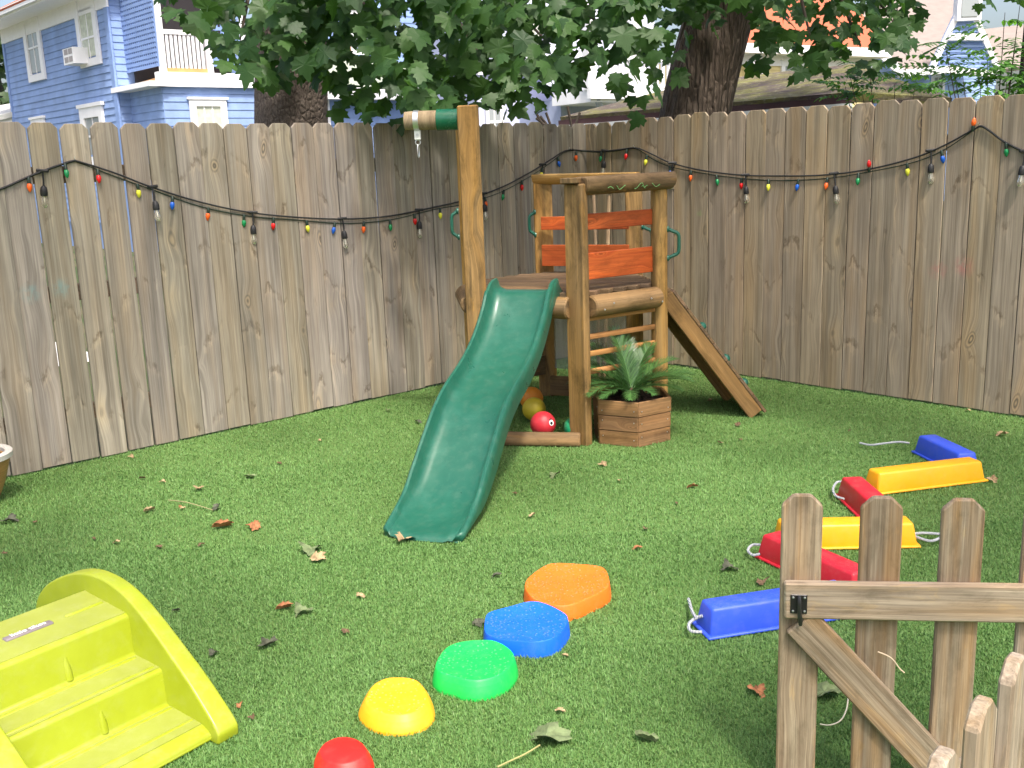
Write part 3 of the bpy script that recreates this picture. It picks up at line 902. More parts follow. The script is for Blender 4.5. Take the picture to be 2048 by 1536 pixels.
# ================================================================== stepping stones
def crop(pts): return [(600 + x * .3418, 1080 + y * .3418) for x, y in pts]
def stone2(pts, h, k, shift, mat, label, dome=False, dish=.14):
    """pts: outline of the upper edge, measured at height h"""
    P = [gnd(x, y, h) for x, y in crop(pts)]
    P = [Vector((p.x, p.y, 0)) for p in P]
    c = sum(P, Vector()) / len(P)
    sm = smoothpath(P + [P[0], P[1]], 6)[:6 * len(P)]
    n = len(sm)
    sh = Vector((shift[0], shift[1], 0))
    V, F, lev = [], [], []
    steps = [(0, 0), (0, .16), (.03, .2), (.22, .45), (.25, .47), (.45, .68), (.48, .70), (.78, .9), (.92, .98), (1, 1)]
    for f, zf in steps:
        lev.append([(c + (p - c) * (k + (1 - k) * f) + sh * (1 - f)).to_tuple()[:2] + (h * zf,) for p in sm])
    for i in range(1, 8):
        q = 1 - i / 8.2
        dz = (.16 * (1 - q * q) if dome else -dish * (1 - q ** 3)) * h + (-.03 * h if not dome and i > 0 else 0)
        lev.append([(c + (p - c) * (q if i > 1 else .95)).to_tuple()[:2] + (h + dz * (1 if i > 1 else .35),) for p in sm])
    for L in lev: V += [Vector(v) - Vector((c.x, c.y, 0)) for v in L]
    for i in range(len(lev) - 1):
        for q in range(n):
            a, b2 = i * n + q, i * n + (q + 1) % n
            F.append((a, b2, b2 + n, a + n))
    F.append(tuple(range((len(lev) - 1) * n, len(lev) * n)))
    bm = bmesh.new()
    o = obj('stepping_stone', V, F, mat, None, T((c.x, c.y, .004)), True, 70)
    bm.from_mesh(o.data); bmesh.ops.recalc_face_normals(bm, faces=bm.faces); bm.to_mesh(o.data); bm.free()
    tag(o, label, 'stepping stone', 'plastic stepping stones in a row')
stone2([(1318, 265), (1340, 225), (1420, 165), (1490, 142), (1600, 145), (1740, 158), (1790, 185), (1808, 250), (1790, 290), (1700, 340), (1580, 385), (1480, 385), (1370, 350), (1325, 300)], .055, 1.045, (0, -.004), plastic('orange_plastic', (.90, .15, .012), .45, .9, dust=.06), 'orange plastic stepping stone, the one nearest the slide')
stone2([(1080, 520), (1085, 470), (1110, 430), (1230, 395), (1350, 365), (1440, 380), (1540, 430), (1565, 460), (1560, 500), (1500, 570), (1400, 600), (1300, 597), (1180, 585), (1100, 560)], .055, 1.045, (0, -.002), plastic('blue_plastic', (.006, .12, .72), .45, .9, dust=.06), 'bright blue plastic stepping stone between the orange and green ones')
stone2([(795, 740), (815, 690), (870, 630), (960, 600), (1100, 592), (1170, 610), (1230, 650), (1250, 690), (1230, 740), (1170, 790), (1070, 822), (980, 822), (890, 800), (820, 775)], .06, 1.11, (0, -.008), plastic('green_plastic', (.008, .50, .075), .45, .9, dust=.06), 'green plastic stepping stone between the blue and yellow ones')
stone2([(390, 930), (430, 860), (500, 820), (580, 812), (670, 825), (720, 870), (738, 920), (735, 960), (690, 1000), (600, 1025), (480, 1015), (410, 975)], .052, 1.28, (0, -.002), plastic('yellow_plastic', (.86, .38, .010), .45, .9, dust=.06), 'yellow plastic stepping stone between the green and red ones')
stone2([(120, 1230), (150, 1195), (200, 1170), (250, 1160), (310, 1168), (360, 1195), (385, 1235), (370, 1270), (320, 1300), (240, 1315), (170, 1300), (130, 1270)], .048, 1.34, (0, -.004), plastic('red_plastic', (.70, .016, .012), .42, dust=.05), 'red domed stepping stone next to the yellow one', dome=True)

# ================================================================== balance beams with rope loops
def ropemat():
    g = Nodes('twisted_rope')
    co = g.n('TexCoord').outputs['Object']
    w = g.n('TexWave', Vector=g.vec(co, (1, .8, 1.3)), Scale=70, Distortion=1.0)
    g.base(g.mix(g.ramp(w.outputs[1], .35, .65), (.62, .62, .58), (.12, .16, .25)), .9, .2)
    g.bump(w.outputs[1], .5, .004)
    return g.m
M_ROPE = ropemat()
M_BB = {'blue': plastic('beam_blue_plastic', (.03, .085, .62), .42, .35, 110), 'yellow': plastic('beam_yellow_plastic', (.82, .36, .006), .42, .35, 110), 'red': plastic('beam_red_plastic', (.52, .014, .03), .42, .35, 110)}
def bbeam(a, b2, col, label, w=.125, h=.098, ropes=()):
    a, b2 = Vector((a[0], a[1], 0)), Vector((b2[0], b2[1], 0))
    d = (b2 - a); L = d.length; d.normalize(); s = Vector((-d.y, d.x, 0))
    c = (a + b2) / 2
    rt = root('balance_beam', label, 'balance beam', (c.x, c.y, .008), 'plastic balance beams in a zigzag')
    hl, hw = L / 2, w / 2
    e = .016
    V = [(-hl, -hw, 0), (hl, -hw, 0), (hl, hw, 0), (-hl, hw, 0), (-hl + e, -hw + e, h), (hl - e, -hw + e, h), (hl - e, hw - e, h), (-hl + e, hw - e, h)]
    V, F = bev(V, boxm(0, 1, 0, 1, 0, 1)[1], .011, 3)
    f2 = MB().add(V, F)
    fl = .009
    V, F = bev(*boxm(-hl - fl, hl + fl, -hw - fl, hw + fl, 0.0, .011), .005, 2)
    f2.add(V, F)
    M = Matrix(((d.x, s.x, 0, c.x), (d.y, s.y, 0, c.y), (0, 0, 1, .008), (0, 0, 0, 1)))
    obj('beam_body', f2.V, f2.F, M_BB[col], rt, M, True, 50)
    for pts in ropes:
        V, F = tubem(smoothpath(pts, 6), .0055, 7)
        obj('rope_loop', V, F, M_ROPE, rt, None, True)
def gp(x, y, z): return gnd(x, y, z)
bbeam((2.135, 5.00), (2.19, 4.62), 'blue', 'blue plastic balance beam farthest away, with a long trailing rope', .125, ropes=([gp(1818, 886, .04), gp(1795, 884, .05), gp(1760, 888, .04), gp(1740, 890, .032), gp(1720, 886, .03)],))
bbeam((1.64, 4.41), (2.20, 4.545), 'yellow', 'long yellow plastic balance beam lying across the far blue one', .12)
bbeam((1.53, 4.36), (1.535, 3.92), 'red', 'red plastic balance beam tucked between the two yellow beams', .125, ropes=([gp(1692, 966, .05), gp(1675, 964, .05), gp(1666, 978, .04), gp(1672, 992, .035), gp(1688, 998, .035)],))
bbeam((1.04, 3.80), (1.585, 3.775), 'yellow', 'yellow plastic balance beam behind the gate pickets with rope loops at its right end', .125, ropes=([gp(1826, 1068, .05), gp(1850, 1066, .05), gp(1885, 1070, .035), gp(1862, 1082, .03), gp(1828, 1072, .045)],))
bbeam((.985, 3.705), (1.215, 3.27), 'red', 'red plastic balance beam partly hidden behind the first gate picket', .125, ropes=([gp(1522, 1090, .05), gp(1505, 1090, .045), gp(1496, 1100, .035), gp(1505, 1110, .03), gp(1520, 1108, .035)],))
bbeam((.60, 3.06), (1.12, 3.19), 'blue', 'blue plastic balance beam nearest the gate with a knotted rope loop', .12, ropes=([gp(1405, 1232, .06), gp(1392, 1236, .05), gp(1378, 1248, .04), gp(1382, 1262, .035), gp(1404, 1264, .035)], [gp(1392, 1236, .055), gp(1384, 1222, .05), gp(1380, 1208, .04), gp(1377, 1198, .03)]))

# ================================================================== lime step climber
KU = Vector((.616, .788, 0)); KV = Vector((-.788, .616, 0)); KO = Vector((-.872, 2.581, 0))
climber = root('step_climber', 'lime green plastic step climber with curved side panels and a small badge', 'step climber', KO)
M_LIME = plastic('lime_plastic', (.285, .335, .016), .34, dust=.12)
M_LIME2 = plastic('lime_tread_plastic', (.245, .275, .04), .62, dust=.10)
KM = Matrix(((KU.x, KV.x, 0, KO.x), (KU.y, KV.y, 0, KO.y), (0, 0, 1, 0), (0, 0, 0, 1)))   # local x = width, y = ascent, z = up
steps = [(-.045, .006), (-.045, .030), (-.012, .045), (.160, .052), (.178, .158), (.318, .163), (.336, .283), (.58, .300), (.61, .28), (.66, .006)]
V, F = prism(steps, -.54, .0)                       # x = v, y = z, extruded along u
V = [Vector((v[2], v[0], v[1])) for v in V]
V, F = bev(V, [f[::-1] for f in F], .015, 4)
obj('step_body', V, F, M_LIME, climber, KM, True, 60)
rim = [(-.075, .004), (-.078, .035), (-.058, .062), (.0, .112), (.06, .160), (.126, .205), (.19, .248), (.26, .292), (.33, .328), (.405, .352), (.49, .362), (.57, .357), (.66, .335), (.767, .290), (.84, .245), (.89, .19), (.905, .13), (.895, .06), (.87, .004)]
rim = [(p.x, p.y) for p in smoothpath([Vector((a, b, 0)) for a, b in rim[1:-1]], 3)]
rim = [(-.075, .004)] + rim + [(.87, .004)]
for u0 in (-.034, -.572):
    V, F = prism(rim, u0, u0 + .05)
    inn = u0 if u0 > -.2 else u0 + .05
    V = [Vector((v[2] + ((-.022 if u0 > -.2 else .022) * (1 - v[1] / .362) if abs(v[2] - inn) < 1e-6 else 0), v[0], v[1])) for v in V]
    V, F = bev(V, [f[::-1] for f in F], .019, 4)
    obj('side_panel', V, F, M_LIME, climber, KM, True, 60)
def cl_box(name, x0, x1, y0, y1, z0, z1, mat=M_LIME, bv=.004, par=climber):
    V, F = bev(*boxm(x0, x1, y0, y1, z0, z1), bv, 2)
    return obj(name, V, F, mat, par, KM, True, 60)
for (v, z) in ((.035, .047), (.135, .051), (.205, .159), (.295, .1625)):
    cl_box('tread_ridge', -.505, -.055, v - .006, v + .006, z - .008, z + .0045)
for (x0, x1) in ((-.47, -.375), (-.165, -.045)):
    cl_box('tread_ridge', x0, x1, .455, .467, .284, .2975)
for (v, z0, z1) in ((.168, .058, .12), (.325, .168, .235)):
    V, F = tubem([(-.245, v, z0), (-.245, v + .004, z0 + .03), (-.245, v + .012, z1)], [.013, .012, .009], 10)
    obj('riser_rib', V, F, M_LIME, climber, KM, True, 60)
for (v0, v1, z0, z1, x0, x1) in ((-.002, .148, .0468, .0530, -.515, -.045), (.190, .308, .1592, .1632, -.515, -.045), (.352, .575, .2846, .3000, -.530, -.035)):
    V = [(x0, v0, z0 - .006), (x1, v0, z0 - .006), (x1, v1, z1 - .006), (x0, v1, z1 - .006), (x0, v0, z0 + .0012), (x1, v0, z0 + .0012), (x1, v1, z1 + .0012), (x0, v1, z1 + .0012)]
    obj('tread_panel', V, boxm(0, 1, 0, 1, 0, 1)[1], M_LIME2, climber, KM)
bd = cl_box('badge', -.345, -.205, .447, .475, .287, .2985, plain('badge_grey', (.18, .15, .16), .4), .005)
fc = bpy.data.curves.new('lettering', 'FONT')
fc.body = 'little tikes'; fc.size = .026; fc.align_x = 'CENTER'; fc.align_y = 'CENTER'; fc.extrude = .0006
fo = bpy.data.objects.new('tmp', fc); C.objects.link(fo)
dg = bpy.context.evaluated_depsgraph_get()
lm = bpy.data.meshes.new_from_object(fo.evaluated_get(dg))
bpy.data.objects.remove(fo)
lm.materials.clear(); lm.materials.append(plain('badge_white', (.8, .78, .8), .4))
put('lettering', lm, bd, KM @ T((-.275, .461, .2996)))
NOGRASS.append((KO.x - KU.x * .25 + KV.x * .3, KO.y - KU.y * .25 + KV.y * .3, KU.x, KU.y, .24, .33))

# ================================================================== picket gate and low picket fence
GO = dep(1605, 990, 2.2); GO = Vector((GO.x, GO.y, 0))
GD = Vector((1.0, -.17, 0)).normalized(); GN = Vector((GD.y, -GD.x, 0)); GN = GN if GN.y < 0 else -GN
gate = root('picket_gate', 'low weathered picket gate with a diagonal brace and a black latch', 'gate', GO)
def picket(rt, c, x, nrm, w, h, t, mat, name='picket', ear=.026, z0=0.03):
    V, F = prism(dogear(w, h - z0, t, ear), -t / 2, t / 2)
    V, F = bev(V, F, .004)
    V = [Vector((v[0], v[2], v[1])) for v in V]
    M = Matrix(((x.x, nrm.x, 0, c.x), (x.y, nrm.y, 0, c.y), (0, 0, 1, z0), (0, 0, 0, 1)))
    return obj(name, V, [f[::-1] for f in F], mat, rt, M)
for k in range(5):
    picket(gate, GO + GD * (.176 * k), GD, GN, .092, .775 - .002 * k, .018, M_GATE)
def gbar(name, a, b2, w, t, off, mat=M_GATE):
    a, b2 = Vector(a) + GN * off, Vector(b2) + GN * off
    d = (b2 - a).normalized()
    V, F = bev(*boxm(-w / 2, w / 2, -t / 2, t / 2, 0, (b2 - a).length), .004)
    return obj(name, V, F, mat, gate, frame(a, GN.cross(d), d))
gbar('rail', zoff(GO - GD * .038, .522), zoff(GO + GD * .79, .538), .09, .024, .0215, M_PICKET)
ba, bb = zoff(GO + GD * .0, .468), zoff(GO + GD * .40, .02)
gbar('brace', ba, bb, .086, .020, .0205)
# latch
lp = zoff(GO - GD * .006, .515) + GN * .034
LM_ = Matrix(((GD.x, GN.x, 0, lp.x), (GD.y, GN.y, 0, lp.y), (0, 0, 1, lp.z), (0, 0, 0, 1)))
V, F = bev(*boxm(-.019, .019, 0, .003, -.022, .026), .003)
la = obj('latch', V, F, M_BLACKMETAL, gate, LM_)
b = MB().tube([(0, .006, .024), (0, .012, .012), (.001, .012, -.02), (.004, .010, -.035), (.004, .008, -.048)], [.004, .005, .005, .006, .004], 8)
obj('latch_bar', b.V, b.F, M_BLACKMETAL, la, LM_, True)
for (x, z) in ((-.013, .019), (.013, .019), (-.013, -.015), (.013, -.015)):
    V, F = lathe([(.001, 0), (.003, 0), (.0025, .0015), (.001, .002)], 8)
    obj('screw', V, F, M_STEEL, la, LM_ @ frame((x, .003, z), (1, 0, 0), (0, 1, 0)))
# frayed string tied to the gate
V, F = tubem(smoothpath([zoff(GO + GD * .176, .402) + GN * .03, zoff(GO + GD * .205, .39) + GN * .034, zoff(GO + GD * .225, .365) + GN * .036, zoff(GO + GD * .236, .355) + GN * .036], 5), .0016, 5)
tag(obj('string', V, F, plain('jute_string', (.62, .5, .36), .9, .1), None, None, True), 'short piece of pale string hanging over the gate brace', 'string')
FP = gnd(2030, 1318, .74); FQ = gnd(1885, 1510, .74)
FD = Vector((FP.x - FQ.x, FP.y - FQ.y, 0)).normalized(); FNR = Vector((FD.y, -FD.x, 0))
if FNR.y > 0: FNR = -FNR
pf2 = root('picket_fence', 'low grey picket fence in front of the gate, running towards the camera', 'fence', (FP.x, FP.y, 0))
sp = (Vector((FP.x, FP.y, 0)) - Vector((FQ.x, FQ.y, 0))).length / 2
for k in range(-1, 4):
    picket(pf2, Vector((FP.x, FP.y, 0)) - FD * sp * k, FD, FNR, .088, .745, .024, M_PICKET, ear=.028)
for z in (.15, .55):
    V, F = bev(*boxm(-.04, .04, -.018, .018, 0, sp * 4 + .2), .004)
    obj('rail', V, F, M_PICKET, pf2, frame(Vector((FP.x, FP.y, z)) - FD * (sp * 3 + .1) - FNR * .032, (0, 0, 1), FD))

# ================================================================== wooden tub at the left edge
tb = gnd(-50, 1008)
tub = root('planter_tub', 'tan wooden tub with a white rim at the left edge by the fence', 'planter', (tb.x, tb.y, .0))
V, F = lathe([(.09, .006), (.11, .012), (.15, .10), (.178, .19), (.19, .235), (.186, .24), (.17, .236), (.13, .10), (.01, .06)], 32)
g = Nodes('tan_tub_wood'); co = g.n('TexCoord').outputs['Object']
g.base(g.mix(g.ramp(g.noise(g.vec(co, (3, 3, 60)), 3, 4), .35, .65), (.30, .15, .05), (.46, .25, .09)), .5)
obj('tub_body', V, F, g.m, tub, T((tb.x, tb.y, 0)), True)
V, F = lathe([(.185, .225), (.200, .228), (.201, .252), (.195, .257), (.17, .257), (.165, .25), (.168, .23)], 32, False)
obj('rim', V, F, plain('white_rim', (.50, .48, .44), .5), tub, T((tb.x, tb.y, 0)), True)
V, F = lathe([(.001, .225), (.17, .222)], 20, False)
obj('soil', V, F, plain('tub_soil', (.03, .022, .018), .95), tub, T((tb.x, tb.y, 0)))

# ================================================================== string lights on the fences
def onfence(x, y, off=0.03):
    p = onpl(x, y, LF0 + LFN * off, LFN)
    if (p - CORNER).dot(LFD) < 0: return p
    return onpl(x, y, RF0 + RFN * off, RFN)
def cordpath(pts, off, dy=0):
    return [onfence(x, y + dy, off) for x, y in pts]
CP = [(-60, 392), (0, 378), (60, 352), (110, 333), (145, 322), (160, 324), (230, 346), (300, 373), (400, 404), (500, 425), (600, 435), (690, 438), (780, 432), (870, 414), (930, 400), (1000, 376), (1060, 345), (1100, 320), (1133, 301), (1165, 301), (1200, 303), (1240, 299), (1273, 296), (1305, 309), (1340, 325), (1400, 340), (1480, 350), (1560, 352), (1650, 350), (1740, 338), (1830, 315), (1890, 290), (1945, 260), (1962, 252), (1980, 262), (2010, 284), (2060, 308), (2120, 330)]
CP2 = [(x, y + (4 + 5 * abs(math.sin(x * .011)) if 200 < x < 1120 or 1290 < x < 1900 else 2)) for x, y in CP]
g = Nodes('clear_bulb_glass')
g.base((.9, .88, .8), .05, .5)
g.set(g.p.inputs['Transmission Weight'], .9)
M_GLASS = g.m
sA = root('clear_bulb_string', 'black cord of clear hanging bulbs strung along both board fences', 'string lights', onfence(690, 438))
V, F = tubem(smoothpath(cordpath(CP, .03), 5), .0052, 7)
obj('cord', V, F, M_BLACK, sA, None, True)
def cordz(path, x):
    for (x0, y0), (x1, y1) in zip(path, path[1:]):
        if x0 <= x <= x1: return y0 + (y1 - y0) * (x - x0) / (x1 - x0)
    return path[-1][1]
rl_ = random.Random(2)
for x in (85, 305, 505, 685, 838, 966, 1085, 1210, 1345, 1491, 1668, 1862, 2050):
    p = onfence(x, cordz(CP, x), .034)
    tilt = Matrix.Rotation(rl_.uniform(-.1, .1), 4, 'X') @ Matrix.Rotation(rl_.uniform(-.12, .12), 4, 'Y')
    M = T(p) @ tilt
    b = MB().tube([(-.03, 0, .003), (.03, 0, .003)], .009, 6).tube([(0, 0, 0), (.002, 0, -.05), (0, 0, -.085)], .005, 6)
    b.add(*lathe([(.007, -.075), (.015, -.083), (.0185, -.10), (.0185, -.125), (.017, -.128), (.001, -.128)], 12))
    sk = obj('socket', b.V, b.F, M_BLACK, sA, M, True)
    V, F = lathe([(.001, -.126), (.012, -.128), (.0135, -.14), (.018, -.16), (.019, -.172), (.014, -.186), (.005, -.192), (.001, -.1925)], 14, False)
    obj('bulb', V, F, M_GLASS, sk, M, True)
    V, F = tubem([(0, 0, -.128), (.001, 0, -.165)], [.006, .004], 6)
    obj('filament', V, F, plain('filament', (.8, .74, .6), .4), sk, M)
BC = {'o': (.85, .13, .02), 'g': (.01, .22, .07), 'r': (.62, .012, .014), 'y': (.72, .70, .06), 'b': (.01, .10, .50)}
BM = {k: plastic('bulb_' + n, BC[k], .18) for k, n in (('o', 'orange'), ('g', 'green'), ('r', 'red'), ('y', 'yellow'), ('b', 'blue'))}
BN = {'o': 'orange', 'g': 'green', 'r': 'red', 'y': 'yellow', 'b': 'blue'}
sB = root('coloured_bulb_string', 'green cord of small red, orange, yellow, green and blue bulbs along both fences', 'string lights', onfence(613, 448))
V, F = tubem(smoothpath(cordpath(CP2, .022), 5), .0030, 6)
obj('cord', V, F, plain('dark_green_cord', (.012, .03, .018), .5), sB, None, True)
M_SOCK = plain('dark_green_socket', (.012, .028, .018), .45)
bulb_me = {}
for k, m in BM.items():
    V, F = lathe([(.006, -.028), (.0105, -.033), (.0135, -.044), (.0125, -.055), (.008, -.066), (.003, -.0735), (.0005, -.075)], 12, False)
    bulb_me[k] = mesh(V, F, m, True)
V, F = lathe([(.006, .004), (.0085, .0), (.0095, -.026), (.0085, -.030), (.001, -.030)], 10)
sock_me = mesh(V, F, M_SOCK, True)
for s_ in "57,378,o 130,333,g 195,355,r 275,381,y 345,404,b 417,423,o 488,433,g 547,443,r 613,450,y 670,452,b 728,451,o 780,446,g 829,439,r 880,430,y 970,407,o 1008,385,g 1044,366,r 1084,345,y 1116,322,b 1153,313,o 1203,311,g 1254,312,r 1294,320,y 1340,330,b 1382,347,o 1433,355,g 1483,366,r 1537,369,y 1597,369,b 1655,365,o 1717,354,g 1738,325,R 1814,323,y 1883,299,b 1945,252,O 2012,298,g".split():
    x, y, k = s_.split(',')
    x, y = float(x), float(y)
    upw = k.isupper(); k = k.lower()
    q = onfence(x, cordz(CP2, x), .03)
    rot = Matrix.Rotation(rl_.uniform(-.25, .25) + (PI * .95 if upw else 0), 4, 'Y') @ Matrix.Rotation(rl_.uniform(-.2, .1), 4, 'X')
    sk = put('socket', sock_me, sB, T(q) @ rot)
    bu = put('bulb', bulb_me[k], sk, T(q) @ rot)
hooks = [(145, 320), (1133, 299), (1273, 294), (1962, 250)]
for x, y in hooks:
    p = onfence(x, y, 0.0)
    nn = LFN if (p - CORNER).dot(LFD) < -.0 and x < 1200 else RFN
    b = MB().tube([p - nn * .005, p + nn * .03, p + nn * .036 + Vector((0, 0, .006)), p + nn * .036 + Vector((0, 0, .016))], .002, 6)
    o = obj('cord_hook', [v - p for v in b.V], b.F, M_STEEL, None, T(p), True)
    tag(o, {145: 'small white hook holding the cord high on the left end of the left fence', 1133: 'small hook holding the cord on the left fence just before the corner', 1273: 'small hook holding the cord on the right fence just past the corner', 1962: 'small hook holding the cord at the right end of the right fence'}[x], 'hook', 'hooks for the string lights')

# ================================================================== two sticks behind the tower
for (t0, t1, lb) in (((1187, 382, 7.0), (1197, 720, 6.95), 'thin bare stick with a dark knot standing behind the orange slats'), ((1218, 391, 7.0), (1208, 715, 6.95), 'thicker bare stick with a pointed tip standing behind the orange slats')):
    a, e = dep(*t0), dep(*t1)
    e = a + (e - a) * ((a.z - .004) / (a.z - e.z))
    V, F = tubem([Vector((0, 0, 0)), Vector((.004, 0, (a - e).length * .5)), Vector((0, 0, (a - e).length * .97)), Vector((0, 0, (a - e).length))], [.017, .016, .013, .006] if t0[0] > 1200 else [.014, .012, .011, .010], 8)
    tag(obj('wooden_stick', V, F, M_BARE, None, frame(e, (1, 0, 0), a - e), True), lb, 'stick', 'sticks behind the tower')

# ================================================================== leaves
HALF = [(.07, .0), (.30, -.05), (.31, .08), (.56, .12), (.50, .26), (.62, .46), (.46, .47), (.30, .46), (.33, .66), (.19, .68), (.13, .83)]
OUT = [(0, -.02)] + HALF + [(0, 1.0)] + [(-x, y) for x, y in HALF[::-1]]
def maple(curl=.25, cup=.2, seed=0):
    r = random.Random(seed)
    V = [(0, .32, .012)]
    for x, y in OUT:
        z = -cup * x * x * 2 - curl * max(0, y - .3) ** 2 + r.uniform(-.012, .012)
        V.append((x * r.uniform(.92, 1.08), y * r.uniform(.94, 1.06), z))
    n = len(OUT)
    F = [(0, 1 + i, 1 + (i + 1) % n) for i in range(n)]
    return V, F
def leafframe(tip, nrm):
    y = tip.normalized(); z = (nrm - y * nrm.dot(y)).normalized(); x = y.cross(z)
    return x, y, z
def joined_leaves(name, leaves, variants, mat, parent, seed, kind='stuff'):
    """leaves: list of (pos, x, y, z, size)"""
    rng = np.random.default_rng(seed)
    nv = [np.array(v[0]) for v in variants]
    Vs, Fs, tint, off = [], [], [], 0
    base = W[parent].translation if parent else Vector((0, 0, 0))
    for i, (p, x, y, z, s) in enumerate(leaves):
        k = i % len(variants)
        Mx = np.array([x, y, z]) * s
        v = nv[k] @ Mx + np.array(p - base)
        Vs.append(v)
        Fs.append(np.array(variants[k][1]) + off)
        tint.append(np.full(len(v), rng.random()))
        off += len(v)
    V = np.concatenate(Vs); F = np.concatenate(Fs)
    me = bpy.data.meshes.new(name)
    me.vertices.add(len(V)); me.vertices.foreach_set('co', V.reshape(-1))
    k = F.shape[1]
    me.loops.add(F.size); me.loops.foreach_set('vertex_index', F.reshape(-1).astype(np.int32))
    me.polygons.add(len(F)); me.polygons.foreach_set('loop_start', (np.arange(len(F)) * k).astype(np.int32))
    at = me.attributes.new('tint', 'FLOAT', 'POINT')
    at.data.foreach_set('value', np.concatenate(tint).astype(np.float32))
    me.update(calc_edges=True); me.validate()
    me.materials.append(mat)
    o = put(name, me, parent, W[parent] if parent else None)
    if kind: o['kind'] = kind
    return o
M_MAPLE = leafmat('maple_leaf', (.026, .072, .021), (.064, .142, .032), .40, .5)
MAPLES = [maple(.2, .12, 1), maple(.35, .05, 2), maple(.1, .2, 3), maple(.4, .15, 4)]
def bark(name, c0, c1, sc=(9, 9, 2.2), depth=.03):
    g = Nodes(name)
    co = g.n('TexCoord').outputs['Object']
    v = g.n('TexVoronoi', Vector=g.n('VectorMath', op='ADD', i0=g.vec(co, sc), i1=g.n('TexNoise', Vector=co, Scale=6).outputs['Color']).outputs[0], Scale=1.0, feat='DISTANCE_TO_EDGE').outputs[0]
    nz = g.noise(g.vec(co, (sc[0] * 2, sc[1] * 2, sc[2] * 2)), 1.5, 6, .65)
    h = g.math('MULTIPLY', g.ramp(v, 0.0, .28), g.ramp(nz, .2, .8, .5, 1))
    g.base(g.mix(g.ramp(g.math('ADD', g.math('MULTIPLY', h, .18), g.math('MULTIPLY', nz, .95)), .3, .85), c0, c1), .95, .15)
    g.bump(h, 1.0, depth)
    return g.m
def trunkmesh(pts, radii, seed, n=28, amp=.05):
    r = random.Random(seed)
    V, F = tubem(pts, radii, n)
    m = len(pts)
    ph = [r.uniform(0, 6) for _ in range(6)]
    for i in range(m):
        for k in range(n):
            a = 2 * PI * k / n
            f = 1 + amp * (math.sin(5 * a + ph[0] + i * .1) * .5 + math.sin(11 * a + ph[1] - i * .07) * .4 + math.sin(17 * a + ph[2] + i * .15) * .3)
            V[i * n + k] = pts[i] + (V[i * n + k] - pts[i]) * f
    return V, F

rt_ = random.Random(21)
def spray(px, py, Y, rpx, n, size=.14, flat=.6):
    """leaves on a drooping spray seen round this place"""
    c = dep(px, py - 16, Y)
    rad = rpx / FPX * Y
    out = []
    for _ in range(n):
        a = rt_.uniform(0, 2 * PI); q = math.sqrt(rt_.random())
        p = c + CR * (math.cos(a) * q * rad) + CU * (math.sin(a) * q * rad) + CF * rt_.uniform(-.35, .35)
        tip = Vector((rt_.uniform(-.6, .6), rt_.uniform(-.9, .3), rt_.uniform(-1.1, -.25)))
        nrm = Vector((rt_.uniform(-.6, .6), rt_.uniform(-1.2, .1), rt_.uniform(.1, 1.1)))
        x, y, z = leafframe(tip, nrm)
        out.append((p, x, y, z, size * rt_.uniform(.55, 1.2)))
    return out
def overhead(c, rad, n, size=.16):
    out = []
    for _ in range(n):
        d = Vector((rt_.gauss(0, 1), rt_.gauss(0, 1), rt_.gauss(0, .5)))
        d = d.normalized() * rad * rt_.random() ** .4
        tip = Vector((rt_.uniform(-1, 1), rt_.uniform(-1, 1), rt_.uniform(-.9, .1)))
        nrm = Vector((rt_.uniform(-.5, .5), rt_.uniform(-.8, .4), 1))
        x, y, z = leafframe(tip, nrm)
        out.append((c + d, x, y, z, size * rt_.uniform(.7, 1.2)))
    return out
def shade(px, py, z, rad, n, height, zg=0.0):
    G = gnd(px, py, zg)
    return overhead(G + SUN_DIR * ((height - zg) / SUN_DIR.z), rad, n)

# ---- left tree
TA = dep(578, 245, 8.0); TA.z = 0
tree1 = root('maple_tree', 'thick grey-brown trunk left of the corner with dark maple leaves hanging over the fence', 'tree', TA, 'trees behind the fence')
pts = [TA + Vector((.012 * i - .03 + .02 * math.sin(i), 0, i * .35)) for i in range(24)]
V, F = trunkmesh([p - TA for p in pts], [.37 - .05 * min(i, 3) / 3 * 1.2 - .0055 * i for i in range(24)], 3, 30, .045)
obj('trunk', V, F, bark('scaly_bark', (.045, .034, .028), (.20, .165, .14), (30, 30, 17), .009), tree1, T(TA), True, 80)
# ---- right tree
TB = Vector((1.30, 9.0, 0))
tree2 = root('maple_tree', 'leaning dark ridged trunk right of the corner with maple leaves on both sides', 'tree', TB, 'trees behind the fence')
pts = [TB + Vector((.215 * i * .35 + .03 * math.sin(i * .8), 0, i * .35)) for i in range(24)]
V, F = trunkmesh([p - TB for p in pts], [.40 - .035 * min(i, 2) - .006 * i for i in range(24)], 5, 44, .07)
obj('trunk', V, F, bark('ridged_bark', (.032, .024, .019), (.17, .132, .105), (22, 22, 1.6), .03), tree2, T(TB), True, 80)
M_TWIG = plain('twig_bark', (.06, .045, .035), .9)
def branch(parent, a, mid, b2, r0, r1):
    pts = smoothpath([a, mid, b2], 6)
    V, F = tubem(pts, [r0 + (r1 - r0) * i / (len(pts) - 1) for i in range(len(pts))], 7)
    return obj('branch', V, F, M_TWIG, parent, None, True)
